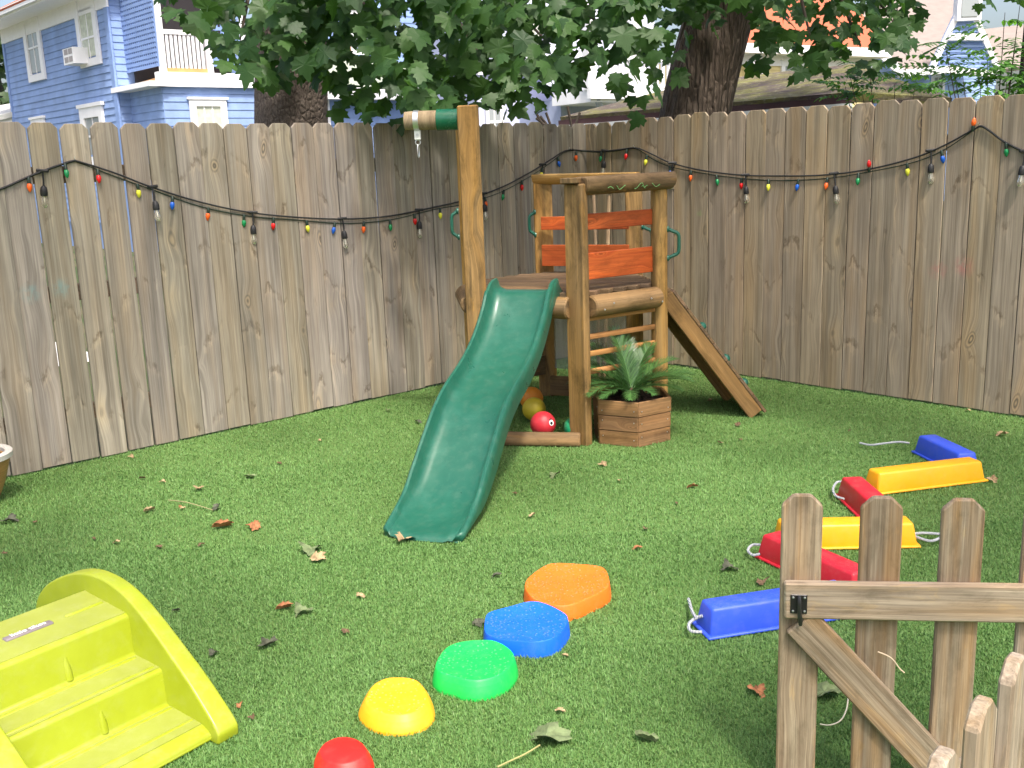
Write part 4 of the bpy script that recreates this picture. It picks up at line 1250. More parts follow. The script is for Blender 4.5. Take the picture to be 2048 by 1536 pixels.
A1 = [(385, 15, 40), (440, 45, 46), (505, 35, 60), (470, 105, 36), (450, 110, 22), (560, 50, 66), (600, 105, 52), (635, 145, 26), (575, 130, 44), (640, 40, 60), (515, 120, 34), (505, 160, 18),
      (720, 55, 70), (725, 145, 60), (700, 208, 36), (742, 240, 30), (800, 60, 80), (805, 150, 70), (795, 232, 36), (880, 60, 80), (880, 150, 66), (862, 214, 30), (960, 60, 80), (960, 150, 64), (985, 212, 36), (905, 214, 24),
      (1040, 60, 80), (1040, 140, 56), (1020, 190, 36), (1120, 50, 80), (1105, 125, 52), (1095, 180, 34), (1075, 215, 26), (1200, 40, 70), (1180, 105, 46), (1140, 185, 28), (1265, 45, 66), (1250, 115, 40), (1245, 165, 26), (1282, 185, 22), (1310, 95, 34), (1296, 210, 16), (1215, 150, 26)]
L1 = []
for px, py, rr in A1:
    if px > 980 and py > 100: rr *= .78
    L1 += spray(px, py, rt_.uniform(6.35, 7.25), rr, int(rr * rr / 145) + 1, .142)
for _ in range(46):                                   # the crown goes on above the frame
    L1 += spray(rt_.uniform(250, 1350), rt_.uniform(-620, -40), rt_.uniform(6.4, 9.2), 95, 36, .16)
A2 = [(1352, 25, 55), (1335, 145, 30), (1395, 30, 44), (1345, 90, 34), (1575, 20, 44), (1625, 40, 52), (1685, 28, 56), (1745, 28, 56), (1800, 40, 44), (1645, 105, 42), (1605, 140, 26), (1692, 95, 42), (1722, 140, 26), (1785, 105, 34), (1532, 88, 28), (1524, 116, 18), (1805, 75, 26), (1545, 120, 16), (1590, 72, 30), (1660, 160, 16), (1765, 60, 40)]
L2 = []
for px, py, rr in A2:
    L2 += spray(px, py, rt_.uniform(7.6, 8.6), rr, int(rr * rr / 150) + 1, .138)
for _ in range(40):
    L2 += spray(rt_.uniform(1250, 2150), rt_.uniform(-620, -40), rt_.uniform(7.0, 10.0), 95, 34, .16)
# unseen boughs over the yard, leaf clumps added where they shade chosen spots
SH = []
for px, py, rad, n in ((1250, 780, .55, 80), (1430, 790, .55, 90), (1600, 800, .55, 90), (1780, 850, .55, 95), (1950, 900, .6, 110), (2080, 1000, .55, 90), (1900, 1010, .4, 55), (1990, 1110, .4, 50), (1860, 1120, .32, 34), (1060, 960, .22, 26), (120, 1060, .40, 46), (-40, 1120, .45, 50), (60, 960, .4, 40),
                       (330, 1180, .22, 20), (450, 1290, .24, 24), (1500, 1130, .22, 18), (1600, 1340, .30, 34), (1480, 1440, .3, 30), (1950, 1420, .35, 34), (1790, 1250, .25, 22), (900, 800, .3, 34), (560, 870, .2, 12), (1100, 800, .4, 46), (1330, 860, .25, 22), (1560, 900, .22, 18), (60, 1300, .3, 8)):
    SH += shade(px, py, 0, rad, n, rt_.uniform(5.2, 7.0))
for px, py, zf, rad, n in ((1400, 400, 1.4, .5, 14), (1600, 380, 1.1, .5, 14), (1800, 360, 1.4, .5, 14), (1980, 350, 1.4, .5, 14), (1100, 400, 1.3, .45, 20), (1000, 350, 1.5, .4, 18), (620, 300, 1.6, .4, 22), (300, 350, 1.4, .4, 24), (150, 600, .8, .4, 26), (850, 500, 1.2, .35, 20), (450, 550, .9, .4, 20), (650, 600, .8, .35, 14), (50, 350, 1.4, .45, 30), (60, 650, .7, .4, 26), (120, 450, 1.2, .4, 22)):
    q = onfence(px, py, 0)
    SH += overhead(q + SUN_DIR * ((6.2 - q.z) / SUN_DIR.z), rad, n)
L1 += SH[::2]; L2 += SH[1::2]
def crown(parent, L, nkeep, seed):
    vis = []
    for i, lf in enumerate(L):
        x, y, w = proj(lf[0] + lf[2] * lf[4] * .5)
        if -30 < x < 2078 and -30 < y < 320 and w > 0:
            vis.append((lf[4] / w, i))
    vis.sort(reverse=True)
    keep = {i for _, i in vis[:nkeep]}
    ms = []
    for v in MAPLES:
        me = mesh(*v, M_MAPLE)
        at = me.attributes.new('tint', 'FLOAT', 'POINT'); at.data.foreach_set('value', [.2] * len(me.vertices))
        ms.append(me)
    for i in keep:
        p, x, y, z, s = L[i]
        put('leaf', ms[i % 4], parent, Matrix(((x.x * s, y.x * s, z.x * s, p.x), (x.y * s, y.y * s, z.y * s, p.y), (x.z * s, y.z * s, z.z * s, p.z), (0, 0, 0, 1))))
    joined_leaves('crown', [l for i, l in enumerate(L) if i not in keep], MAPLES, M_MAPLE, parent, seed)
crown(tree1, L1, 300, 1)
crown(tree2, L2, 300, 2)
for (px, py) in ((760, 120), (960, 110), (1100, 90), (480, 80), (860, 60), (1240, 80)):
    branch(tree1, TA + Vector((.1, 0, 3.6)), dep((px + 578) / 2, -160, 7.5), dep(px, py, 7.0), .05, .006)
for (px, py) in ((1620, 70), (1720, 90), (1360, 80), (1790, 50)):
    branch(tree2, TB + Vector((.75, 0, 3.6)), dep((px + 1500) / 2, -140, 8.4), dep(px, py, 8.1), .05, .006)
branch(tree1, TA + Vector((0, 0, 5)), Vector((-1.2, 5.5, 6.8)), Vector((-.9, 1.5, 6.4)), .12, .02)
branch(tree2, TB + Vector((1.0, 0, 4.6)), Vector((1.9, 5.5, 6.6)), Vector((1.6, 2.0, 6.2)), .12, .02)

# ================================================================== pinnate saplings over the right fence
M_SUMAC = leafmat('sapling_leaf', (.055, .15, .025), (.12, .27, .05), .4, .45)
LEAFLET = ([(0, 0, 0), (.18, .35, .02), (.13, .7, 0), (0, 1, -.06), (-.13, .7, 0), (-.18, .35, .02)], [(0, 1, 5), (1, 2, 5), (2, 4, 5), (2, 3, 4)])
def pinnate(p, d, L, n=7):
    out = []
    d = d.normalized()
    side = d.cross(Vector((0, 0, 1))).normalized()
    for i in range(n):
        q = p + d * (L * (i + 1) / n) + Vector((0, 0, -.12 * L * (i / n) ** 2))
        for sg in (-1, 1):
            tip = (side * sg + d * .35 + Vector((0, 0, -.35 + rt_.uniform(-.15, .15))))
            x, y, z = leafframe(tip, Vector((rt_.uniform(-.2, .2), -.35, 1)))
            out.append((q, x, y, z, .085 * rt_.uniform(.8, 1.2)))
    return out
def sapling(label, basepx, Y, clusters, seed):
    bp = dep(basepx, 250, Y); bp.z = 0
    rt = root('sapling_tree', label, 'sapling', bp, 'saplings behind the right fence')
    L = []
    stems = MB()
    for (px, py, rr, n) in clusters:
        c = dep(px, py, Y + rt_.uniform(-.2, .3))
        stems.tube(smoothpath([bp + Vector((0, 0, .2)), Vector(((bp.x + c.x) / 2 + .05, (bp.y + c.y) / 2, c.z * .62)), c], 5), [.009 - .0007 * i for i in range(11)], 6)
        for _ in range(n):
            a = rt_.uniform(0, 2 * PI); q = math.sqrt(rt_.random()) * rr / FPX * Y
            p = c + CR * math.cos(a) * q * .6 + CU * math.sin(a) * q * .6 + CF * rt_.uniform(-.15, .15)
            L += pinnate(p, Vector((math.cos(a) + rt_.uniform(-.3, .3), rt_.uniform(-.8, .4), rt_.uniform(-.25, .5))), rt_.uniform(.22, .38))
    obj('stem', stems.V, stems.F, M_TWIG, rt, None, True)
    joined_leaves('foliage', L, [LEAFLET], M_SUMAC, rt, seed)
sapling('bright green sapling with feathery leaves above the right fence in front of the mossy roof', 1760, 8.6, [(1690, 172, 40, 6), (1740, 150, 40, 6), (1790, 165, 40, 6), (1725, 188, 36, 5), (1700, 150, 30, 4), (1830, 172, 34, 4)], 5)
sapling('leafy green sapling above the right end of the right fence', 1960, 8.0, [(1890, 90, 34, 5), (1905, 125, 34, 5), (1925, 150, 38, 6), (1975, 125, 44, 8), (2015, 150, 44, 9), (1960, 160, 40, 7), (2030, 95, 34, 6), (1990, 170, 44, 9), (2050, 170, 40, 7), (1895, 165, 30, 4), (2040, 10, 26, 5), (2010, 25, 22, 4)], 6)
tq = dep(2042, 150, 9.0); tq.z = 0
o = obj('trunk', *trunkmesh([Vector((.01 * i, 0, i * .4)) for i in range(9)], [.075 - .002 * i for i in range(9)], 9, 14, .04), bark('thin_bark', (.03, .024, .02), (.1, .08, .065), (20, 20, 3), .01), None, T(tq), True, 80)
rtq = root('thin_tree', 'thin dark tree trunk at the right edge behind the fence', 'tree', tq)
o.parent = rtq; o.matrix_basis = Matrix.Identity(4)

# ================================================================== houses behind the fence
E1 = Vector((.675, -.738, 0)).normalized(); E2 = Vector((.747, .665, 0)).normalized()
M_BLUE = plain('blue_shingle_paint', (.225, .325, .57), .75, .3, var=.16, nscale=2.5)
M_BLUET = plain('blue_trim_paint', (.20, .30, .56), .6)
M_WHITE = plain('white_paint', (.78, .78, .80), .55, .4, var=.04)
M_CURT = plain('curtain_cloth', (.50, .53, .44), .9, .2, var=.2, nscale=9)
M_DARKIN = plain('dark_interior', (.02, .017, .02), .8)
M_NEWWOOD = plain('new_lumber', (.50, .27, .10), .7, var=.15)
g = Nodes('house_window_glass'); g.base((.30, .33, .34), .06, .6); M_WGLASS = g.m
M_GUTTER = plain('pale_gutter', (.72, .73, .74), .5, var=.05)
class Wall:
    def __init__(s, P, d, rt):
        s.P = Vector((P.x, P.y, 0)); s.d = Vector((d.x, d.y, 0)).normalized(); s.rt = rt
        n = Vector((s.d.y, -s.d.x, 0))
        s.n = n if n.dot(CPOS - s.P) > 0 else -n
        x, y = s.d, -s.n
        s.M = Matrix(((x.x, y.x, 0, s.P.x), (x.y, y.y, 0, s.P.y), (0, 0, 1, 0), (0, 0, 0, 1)))
    def sz(s, px, py, off=0):
        q = onpl(px, py, s.P + s.n * off, s.n)
        return (q - s.P).dot(s.d), q.z
    def box(s, name, s0, s1, z0, z1, o0, o1, mat, par=None):
        V, F = boxm(min(s0, s1), max(s0, s1), -o1, -o0, min(z0, z1), max(z0, z1))
        return obj(name, V, F, mat, par or s.rt, s.M)
    def siding(s, s0, s1, z0, z1, mat, h=.145, name='siding_course'):
        z = z0
        r = random.Random(int(s0 * 100) + 7)
        while z < z1 - .02:
            zz = min(z + h, z1)
            a = .020 + r.uniform(-.003, .003)
            V = [(s0, -a, z), (s1, -a, z), (s1, .03, z), (s0, .03, z), (s0, -.003, zz + .01), (s1, -.003, zz + .01), (s1, .03, zz + .01), (s0, .03, zz + .01)]
            obj(name, V, boxm(0, 1, 0, 1, 0, 1)[1], mat, s.rt, s.M)
            z += h
    def window(s, px0, py0, px1, py1, wpx=.10, curtain=True, name='window', mull=2, zcut=None, rails=1):
        s0, z1 = s.sz(px0, py0); s1, _ = s.sz(px1, py0); _, z0 = s.sz((px0 + px1) / 2, py1)
        if zcut is not None: z0 = zcut
        s0, s1 = min(s0, s1), max(s0, s1)
        t = (s1 - s0) * .17
        w = s.box(name, s0 + t, s1 - t, z0 + t, z1 - t, .026, .034, M_CURT if curtain else M_WGLASS)
        b = MB()
        for (a, c, e, f) in ((s0, s0 + t, z0, z1), (s1 - t, s1, z0, z1), (s0 + t, s1 - t, z1 - t, z1), (s0 + t, s1 - t, z0, z0 + t * .8)):
            b.box(a, c, -.07, -.02, e, f)
        b.box(s0 - t * .3, s1 + t * .3, -.095, -.02, z1, z1 + t * .35)
        obj('frame', b.V, b.F, M_WHITE, w, s.M)
        b = MB()
        for k in range(1, mull + 1):
            x = s0 + t + (s1 - s0 - 2 * t) * k / (mull + 1)
            b.box(x - .012, x + .012, -.046, -.034, z0 + t * .8, z1 - t)
        for k in range(1, rails + 1):
            zm = z0 + (z1 - z0) * k / (rails + 1)
            b.box(s0 + t, s1 - t, -.050, -.036, zm - .022, zm + .022)
        obj('muntin', b.V, b.F, M_WHITE, w, s.M)
        return w
def slab(name, pts, mat, rt, th=.12):
    """a roof or fascia plane with thickness below it"""
    P = [Vector(p) for p in pts]
    n = (P[1] - P[0]).cross(P[2] - P[0]).normalized()
    if n.z < 0: n = -n
    k = len(P)
    b = W[rt].translation
    V = [p - b for p in P] + [p - n * th - b for p in P]
    F = [tuple(range(k)), tuple(range(2 * k - 1, k - 1, -1))] + [(i, k + i, k + (i + 1) % k, (i + 1) % k) for i in range(k)]
    o = obj(name, V, F, mat, rt, T(b))
    bm = bmesh.new(); bm.from_mesh(o.data); bmesh.ops.recalc_face_normals(bm, faces=bm.faces); bm.to_mesh(o.data); bm.free()
    return o

# ---- blue shingled house on the left
H0 = dep(237, 200, 22); H0.z = 0
blue = root('blue_house', 'blue shingled house with white windows and a lattice porch behind the left fence', 'house', H0)
wl = Wall(H0, -E1, blue)
zt = lambda s: 6.15
def eavez(px, py, w, off=0): return w.sz(px, py, off)
sL = wl.sz(18, 150)[0]
zE = wl.sz(16, 55)[1]
wl.siding(.0, sL, .6, zE, M_BLUE)
wl.box('wall', 0, sL, 0, zE, -3.0, -.03, M_BLUE)
wl.box('corner_board', -.04, .14, 0, zE, .0, .045, M_BLUET)
wl.box('corner_board', sL - .02, sL + .10, 0, zE, .0, .045, M_BLUET)
wl.box('eave_board', -.3, sL + .5, zE - .02, zE + .05, -.2, .60, M_WHITE)
wl.box('frieze', -.05, sL + .1, zE - .35, zE - .02, .0, .05, M_WHITE)
wl.box('gutter', -.4, sL + .7, zE + .03, zE + .17, .55, .68, M_GUTTER)
_m = plain('red_roof_shingle', (.46, .14, .08), .9, .2, var=.1, nscale=5)
slab('roof', [wl.P + wl.d * (sL + .8) + wl.n * .7 + Vector((0, 0, zE + .14)), wl.P - wl.d * .5 + wl.n * .7 + Vector((0, 0, zE + .14)), wl.P - wl.d * .5 - wl.n * 3.2 + Vector((0, 0, zE + 2.2)), wl.P + wl.d * (sL + .8) - wl.n * 3.2 + Vector((0, 0, zE + 2.2))], _m, blue)
wl.window(46, 34, 80, 166, curtain=False, mull=1)
wl.window(147, -30, 189, 137, curtain=True, mull=1, rails=2)
wl.window(66, 240, 92, 330, curtain=True, mull=1)
wl.window(163, 218, 209, 330, curtain=False, mull=1)
a0, z1 = wl.sz(158, 101); a1, z0 = wl.sz(182, 127)
ac = wl.box('air_conditioner', a0, a1, z0, z1, .03, .36, M_WHITE)
b = MB()
for k in range(2):
    for j in range(2):
        w_ = (max(a0, a1) - min(a0, a1)) * .36; h_ = (z1 - z0) * .34
        x0 = min(a0, a1) + .05 + k * (w_ + .04); y0 = z0 + .04 + j * (h_ + .05)
        b.box(x0, x0 + w_, -.366, -.358, y0, y0 + h_)
obj('vent_grille', b.V, b.F, plain('grille_grey', (.3, .28, .28), .6), ac, wl.M)
# narrow return of the main block, then the porch wing
wr = Wall(H0, E2, blue)
wr.siding(.02, .26, .6, zE, M_BLUE)
P1 = H0 + E2 * .26
wp = Wall(P1, E1, blue)
sP = wp.sz(318, 120)[0]
zf = wp.sz(318, 145)[1]; zr = wp.sz(300, 178)[1]
wp.siding(0, sP, .5, zr, M_BLUE, .16)
wp.box('wall', 0, sP, 0, zr, -1.2, -.03, M_BLUE)
def lattice(w, s0, s1, z0, z1, off, pitch, bar, mat, name='lattice'):
    b = MB()
    x = s0
    while x < s1:
        b.box(x, x + bar, -off - .01, -off, z0, z1); x += pitch
    z = z0
    while z < z1:
        b.box(s0, s1, -off - .02, -off - .01, z, z + bar); z += pitch
    return obj(name, b.V, b.F, mat, w.rt, w.M)
lattice(wp, .02, sP - .05, zf + .12, zf + 3.4, .0, .095, .06, M_BLUET)
wp.box('pent_roof', -.2, sP + .15, zr, zr + .10, -.05, .32, M_WHITE)
P2 = P1 + E1 * sP
wf = Wall(P2, Vector((.80, .60, 0)), blue)
sF = wf.sz(520, 200)[0]
wf.siding(0, sF, .5, zr, M_BLUE, .16)
wf.box('wall', 0, sF, 0, zr, -1.2, -.03, M_BLUE)
zb0 = wf.sz(400, 190)[1]; zb1 = wf.sz(400, 160)[1]
wf.box('fascia', -.1, sF, zr, zr + .28, -.05, .12, M_WHITE)
wf.box('porch_floor', 0, sF, zr + .02, zr + .2, -1.4, -.06, M_NEWWOOD)
s0_ = wf.sz(322, 100)[0]; s1_ = wf.sz(416, 100)[0]; s2_ = wf.sz(482, 100)[0]
for sx in (s0_, s1_, s2_ + .05):
    wf.box('porch_post', sx - .06, sx + .06, zr + .28, zr + 3.6, -.06, .06, M_WHITE)
zb_ = lambda py: wf.sz(370, py)[1]
wf.box('bottom_rail', s0_ + .06, s1_ - .06, zb_(151), zb_(137), -.02, .04, M_NEWWOOD)
wf.box('hand_rail', s0_ + .06, s1_ - .06, zb_(70), zb_(61), -.03, .05, M_WHITE)
nb = 9
for k in range(nb):
    x = s0_ + .13 + (s1_ - s0_ - .26) * k / (nb - 1)
    wf.box('baluster', x - .026, x + .026, zb_(139), zb_(68), -.02, .03, M_WHITE)
lattice(wf, s1_ + .07, s2_, zr + .42, zr + 3.4, -.02, .12, .065, M_BLUET)
wf.box('porch_back_wall', -.05, sF, zr + .2, zr + 3.6, -1.5, -1.42, M_DARKIN)
wf.window(376, 199, 450, 330, curtain=True, mull=2)
# rear wing right of the trunk
ww = Wall(P2 + Vector((.80, .60, 0)).normalized() * (sF - .2), Vector((.80, .60, 0)), blue)
zw = ww.sz(660, 200)[1]
sa, sb_ = ww.sz(640, 220)[0], ww.sz(1000, 240)[0]
ww.siding(sa, sb_, .5, zw, M_BLUE, .16)
ww.box('wall', sa, sb_, 0, zw, -2.0, -.03, M_BLUE)
ww.box('corner_board', sa - .05, sa + .22, 0, zw, .0, .05, M_WHITE)
ww.box('gutter', sa - .2, sb_ + .3, zw, zw + .26, -.1, .34, M_GUTTER)
zr2 = ww.sz(660, 122)[1]
slab('roof', [ww.P + ww.d * (sa - .2) + ww.n * .34 + Vector((0, 0, zw + .25)), ww.P + ww.d * (sb_ + .3) + ww.n * .34 + Vector((0, 0, zw + .25)), ww.P + ww.d * (sb_ + .3) - ww.n * 2.2 + Vector((0, 0, zr2 + .3)), ww.P + ww.d * (sa - .2) - ww.n * 2.2 + Vector((0, 0, zr2 + .3))], plain('grey_green_shingle', (.30, .34, .27), .9, .2, nscale=8), blue)
wb = Wall(ww.P - ww.n * 2.1, ww.d, blue)
wb.siding(wb.sz(600, 100)[0], wb.sz(1010, 100)[0], zw, zw + 4.2, M_BLUE, .16)
wb.box('wall', wb.sz(600, 100)[0], wb.sz(1010, 100)[0], zw, zw + 4.2, -1.5, -.03, M_BLUE)
wb.window(690, 20, 760, 110, curtain=False, mull=1)
wb.box('copper_pipe', wb.sz(694, 80)[0], wb.sz(698, 80)[0], zw, zw + 4, .02, .08, plain('rust_pipe', (.4, .16, .08), .6))

# ---- lavender house in the middle
Q0 = dep(960, 220, 19); Q0.z = 0
lav = root('lavender_house', 'pale lavender stucco house with a white balcony behind the maple leaves', 'house', Q0)
M_LAV = plain('lavender_stucco', (.52, .55, .72), .85, .2, var=.05, bump=.6, bscale=30)
wq = Wall(Q0, Vector((.92, .39, 0)), lav)
wq.box('wall', wq.sz(955, 200)[0], wq.sz(1180, 200)[0], 0, 9, -3, 0, M_LAV)
wq.box('band', wq.sz(955, 200)[0], wq.sz(1180, 200)[0], wq.sz(1000, 150)[1], wq.sz(1000, 144)[1], .0, .08, M_WHITE)
wq.window(968, 188, 1003, 300, curtain=False, mull=1)
wq.window(1046, 20, 1090, 140, curtain=True, mull=1)
s0, z1 = wq.sz(1058, 208); s1, z0 = wq.sz(1142, 260)
dr = wq.box('screen_door', s0, s1, 0, z1, .01, .04, plain('pale_door', (.60, .64, .68), .6))
b = MB()
for x in (1061, 1082, 1114, 1142):
    x_ = wq.sz(x, 230)[0]; b.box(x_ - .035, x_ + .035, -.10, -.04, 0, z1)
for y in (210, 242):
    z_ = wq.sz(1100, y)[1]; b.box(s0, s1, -.10, -.04, z_ - .03, z_ + .03)
obj('black_frame', b.V, b.F, M_BLACKMETAL, dr, wq.M)
wb2 = Wall(dep(1172, 190, 17.5), Vector((.80, .60, 0)), lav)
sE = wb2.sz(1395, 190)[0]
fz = lambda y: wb2.sz(1180, y)[1]
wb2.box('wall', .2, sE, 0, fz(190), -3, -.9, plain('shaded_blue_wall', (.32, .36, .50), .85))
wb2.box('balcony_floor', 0, sE, fz(205), fz(180), -.9, .12, M_WHITE)
wb2.box('fascia', -.08, sE, fz(199), fz(176), .12, .2, M_WHITE)
wb2.box('bottom_rail', 0, sE, fz(172), fz(166), .0, .08, M_WHITE)
wb2.box('hand_rail', 0, sE, fz(118), fz(110), -.02, .10, M_WHITE)
k = .15
while k < sE:
    wb2.box('baluster', k - .028, k + .028, fz(168), fz(116), .01, .06, M_WHITE)
    k += .15
for x in (1174, 1262, 1390):
    s_ = wb2.sz(x, 100)[0]
    wb2.box('balcony_post', s_ - .08, s_ + .08, fz(180), fz(-60), -.04, .12, M_WHITE)
wb2.box('porch_back_wall', 0, sE, fz(176), fz(-60), -1.2, -1.1, plain('pale_porch_wall', (.6, .62, .74), .8))
b = MB().tube([wb2.P + wb2.n * .1 + wb2.d * .15 + Vector((0, 0, fz(196))), wb2.P + wb2.n * .0 + wb2.d * .3 + Vector((0, 0, fz(208))), wb2.P - wb2.n * .5 + wb2.d * .8 + Vector((0, 0, fz(226))), wb2.P - wb2.n * .5 + wb2.d * .8 + Vector((0, 0, 0))], .06, 8)
obj('downpipe', b.V, b.F, plain('grey_pipe', (.4, .44, .55), .5), lav, None, True)

# ---- mossy shed behind the right fence
g = Nodes('mossy_shingles'); co = g.n('TexCoord').outputs['Object']
nz = g.noise(g.vec(co, (1.2, 1.2, 6)), 2.0, 6, .7)
c = g.mix(g.ramp(nz, .42, .62), (.10, .08, .075), (.17, .165, .06))
c = g.mix(g.ramp(g.noise(co, 14, 4), .58, .7), c, (.26, .24, .16))
g.base(c, .95, .1); g.bump(g.noise(co, 22, 4), .8, .02)
M_MOSS = g.m
sh0 = dep(1480, 250, 10.3); sh0.z = 0
shed = root('shed', 'low shed with a mossy shingle roof and white gutter behind the right fence', 'shed', sh0)
ea, eb = dep(1120, 234, 12.0), dep(1700, 184, 9.5)
ra, rb, rc = dep(1330, 180, 13.2), dep(1500, 150, 12.8), dep(1705, 128, 11.6)
slab('roof', [ea, eb, rc, rb, ra], M_MOSS, shed, .09)
ec = dep(1905, 196, 9.8)
slab('roof', [eb, ec, rc], M_MOSS, shed, .09)
dn = Vector((0, 0, -.13)); dn2 = Vector((0, 0, -.27)); fwd = (eb - ea).cross(Vector((0, 0, 1))).normalized()
if fwd.dot(CPOS - ea) < 0: fwd = -fwd
def strip(name, a, c, z0, z1, o0, o1, mat):
    b = MB()
    V = [a + fwd * o0 + Vector((0, 0, z0)), c + fwd * o0 + Vector((0, 0, z0)), c + fwd * o1 + Vector((0, 0, z0)), a + fwd * o1 + Vector((0, 0, z0)), a + fwd * o0 + Vector((0, 0, z1)), c + fwd * o0 + Vector((0, 0, z1)), c + fwd * o1 + Vector((0, 0, z1)), a + fwd * o1 + Vector((0, 0, z1))]
    obj(name, V, boxm(0, 1, 0, 1, 0, 1)[1], mat, shed)
strip('drip_edge', ea, eb, -.10, -.04, -.1, .03, plain('dark_red_edge', (.045, .018, .02), .8))
strip('gutter', ea, eb, -.22, -.10, -.06, .06, M_GUTTER)
strip('wall', ea, eb, -ea.z, -.2, -2.2, -.25, plain('shed_wall', (.45, .45, .48), .8))

# ---- red-roofed yellow house and blue gabled house on the right
Y0 = dep(1500, 150, 26); Y0.z = 0
yel = root('yellow_house', 'pale yellow clapboard house with an orange-red roof right of the leaning trunk', 'house', Y0)
M_YEL = plain('yellow_clapboard', (.72, .60, .30), .7, .3, var=.05)
wy = Wall(Y0, Vector((.86, .51, 0)), yel)
sy0, sy1 = wy.sz(1440, 140)[0], wy.sz(1745, 140)[0]
zy = wy.sz(1560, 112)[1]
wy.siding(sy0, sy1, zy - 3.2, zy, M_YEL, .15)
wy.box('wall', sy0, sy1, 0, zy, -3, -.03, M_YEL)
wy.box('gutter', sy0 - .3, sy1 + .2, zy, zy + .22, -.1, .45, M_WHITE)
wy.box('frieze', sy0, sy1, zy - .25, zy, .0, .06, M_WHITE)
rz = wy.P.to_track_quat
up5 = Vector((0, 0, zy + 6.2))
slab('roof', [wy.P + wy.d * (sy0 - .3) + wy.n * .45 + Vector((0, 0, zy + .2)), wy.P + wy.d * (sy1 + .2) + wy.n * .45 + Vector((0, 0, zy + .2)), wy.P + wy.d * (sy1 - 2.6) - wy.n * 3.6 + up5, wy.P + wy.d * (sy0 + .2) - wy.n * 3.6 + up5], plain('orange_red_shingle', (.44, .125, .07), .9, .2, var=.08, nscale=5), yel)
wy.window(1560, 122, 1602, 230, curtain=False, mull=1)
b = MB()
for k in range(7):
    x_ = wy.sz(1486 + k * 4.5, 150)[0]; b.box(x_ - .03, x_ + .03, -.30, -.24, wy.sz(1500, 168)[1], wy.sz(1500, 127)[1])
x0_, x1_ = wy.sz(1482, 150)[0], wy.sz(1518, 150)[0]
b.box(x0_, x1_, -.32, -.22, wy.sz(1500, 130)[1], wy.sz(1500, 126)[1])
obj('balcony_railing', b.V, b.F, M_WHITE, yel, wy.M)

G0 = dep(1850, 200, 32); G0.z = 0
gab = root('gabled_house', 'light blue house with steep white-trimmed gables and a taupe roof', 'house', G0)
M_TAUPE = plain('taupe_shingle', (.25, .21, .19), .9, .2, var=.1, nscale=4)
M_LBLUE = plain('light_blue_clapboard', (.30, .42, .68), .7, .3, var=.05)
def far(px, py, Y): return dep(px, py, Y)
slab('roof', [far(1690, 30, 35), far(1800, 147, 31), far(1895, 138, 31), far(1935, -10, 36), far(1760, -6, 36)], M_TAUPE, gab)
slab('left_gable', [far(1660, 180, 30.5), far(1815, 160, 30.5), far(1802, 146, 30.5), far(1722, 74, 30.5), far(1690, 40, 30.5)], M_LBLUE, gab, .15)
def trim(name, pts, r):
    V, F = tubem(pts, r, 4)
    obj(name, V, F, M_WHITE, gab)
trim('rake_board', [far(1690, 40, 30.3), far(1805, 148, 30.3)], .16)
trim('eave_board', [far(1796, 148, 30.3), far(1895, 139, 30.3), far(1990, 150, 30.6)], .14)
wg = Wall(far(1858, 180, 31), Vector((.95, .3, 0)), gab)
wg.siding(0, wg.sz(1990, 180)[0], wg.sz(1858, 200)[1] - 1, wg.sz(1858, 142)[1], M_LBLUE, .2)
wg.box('wall', 0, wg.sz(1990, 180)[0], 0, wg.sz(1858, 142)[1], -3, -.03, M_LBLUE)
wg.window(1862, 150, 1888, 240, curtain=False, mull=1)
# steep front gable with stepped boards
apex = far(1928, -6, 30.6); bl_, br_ = far(1858, 142, 30.6), far(1992, 142, 30.6)
slab('front_gable', [bl_, br_, apex], M_LBLUE, gab, .2)
nrm = Vector((0, -.12, 0))
for k in range(1, 14):
    t_ = k / 15
    a_, c_ = lerp(bl_, apex, t_) + nrm, lerp(br_, apex, t_) + nrm
    b = MB().tube([a_, c_], .022, 4)
    obj('siding_course', b.V, b.F, M_LBLUE, gab)
trim('rake_board', [bl_ + nrm, apex + nrm], .10)
trim('rake_board', [br_ + nrm, apex + nrm], .10)
lq = lerp(bl_, apex, .45); rq = lerp(br_, apex, .45)
trim('gable_band', [lq + nrm * 1.6, rq + nrm * 1.6], .13)
b = MB().box(-.35, .35, -.2, .1, 0, .8)
wdw = obj('window', b.V, b.F, M_WHITE, gab, T(lerp(lq, rq, .5) + nrm + Vector((0, 0, .45))))
obj('pane', *boxm(-.24, .24, -.23, -.2, .1, .7), M_WGLASS, wdw, T(lerp(lq, rq, .5) + nrm + Vector((0, 0, .45))))
slab('roof', [far(1992, 140, 32), far(2130, 120, 32), far(2130, 40, 35), far(1968, 58, 35)], M_TAUPE, gab)

# ---- far tree and low grey roof at the left edge
tl_ = dep(0, 240, 34); tl_.z = 0
ft = root('background_tree', 'dark leafy tree behind the blue house at the left edge', 'tree', tl_)
L3 = []
for _ in range(26):
    c = dep(rt_.uniform(-140, 22), rt_.uniform(50, 235), rt_.uniform(33, 36))
    L3 += overhead(c, 1.0, 40, .34)
joined_leaves('crown', L3, MAPLES, leafmat('far_leaf', (.02, .05, .02), (.07, .12, .04), .3), ft, 9)
V, F = tubem([Vector((0, 0, 0)), Vector((.1, 0, 3)), Vector((-.1, 0, 6))], [.35, .28, .2], 10)
obj('trunk', V, F, M_TWIG, ft, T(tl_), True)
gr = dep(5, 245, 28); gr.z = 0
go = root('garage', 'pale grey garage with a low roof at the left edge behind the fence', 'garage', gr)
slab('roof', [dep(-120, 262, 27), dep(31, 222, 27), dep(31, 205, 31), dep(-120, 232, 31)], plain('garage_roof', (.5, .5, .48), .8), go)
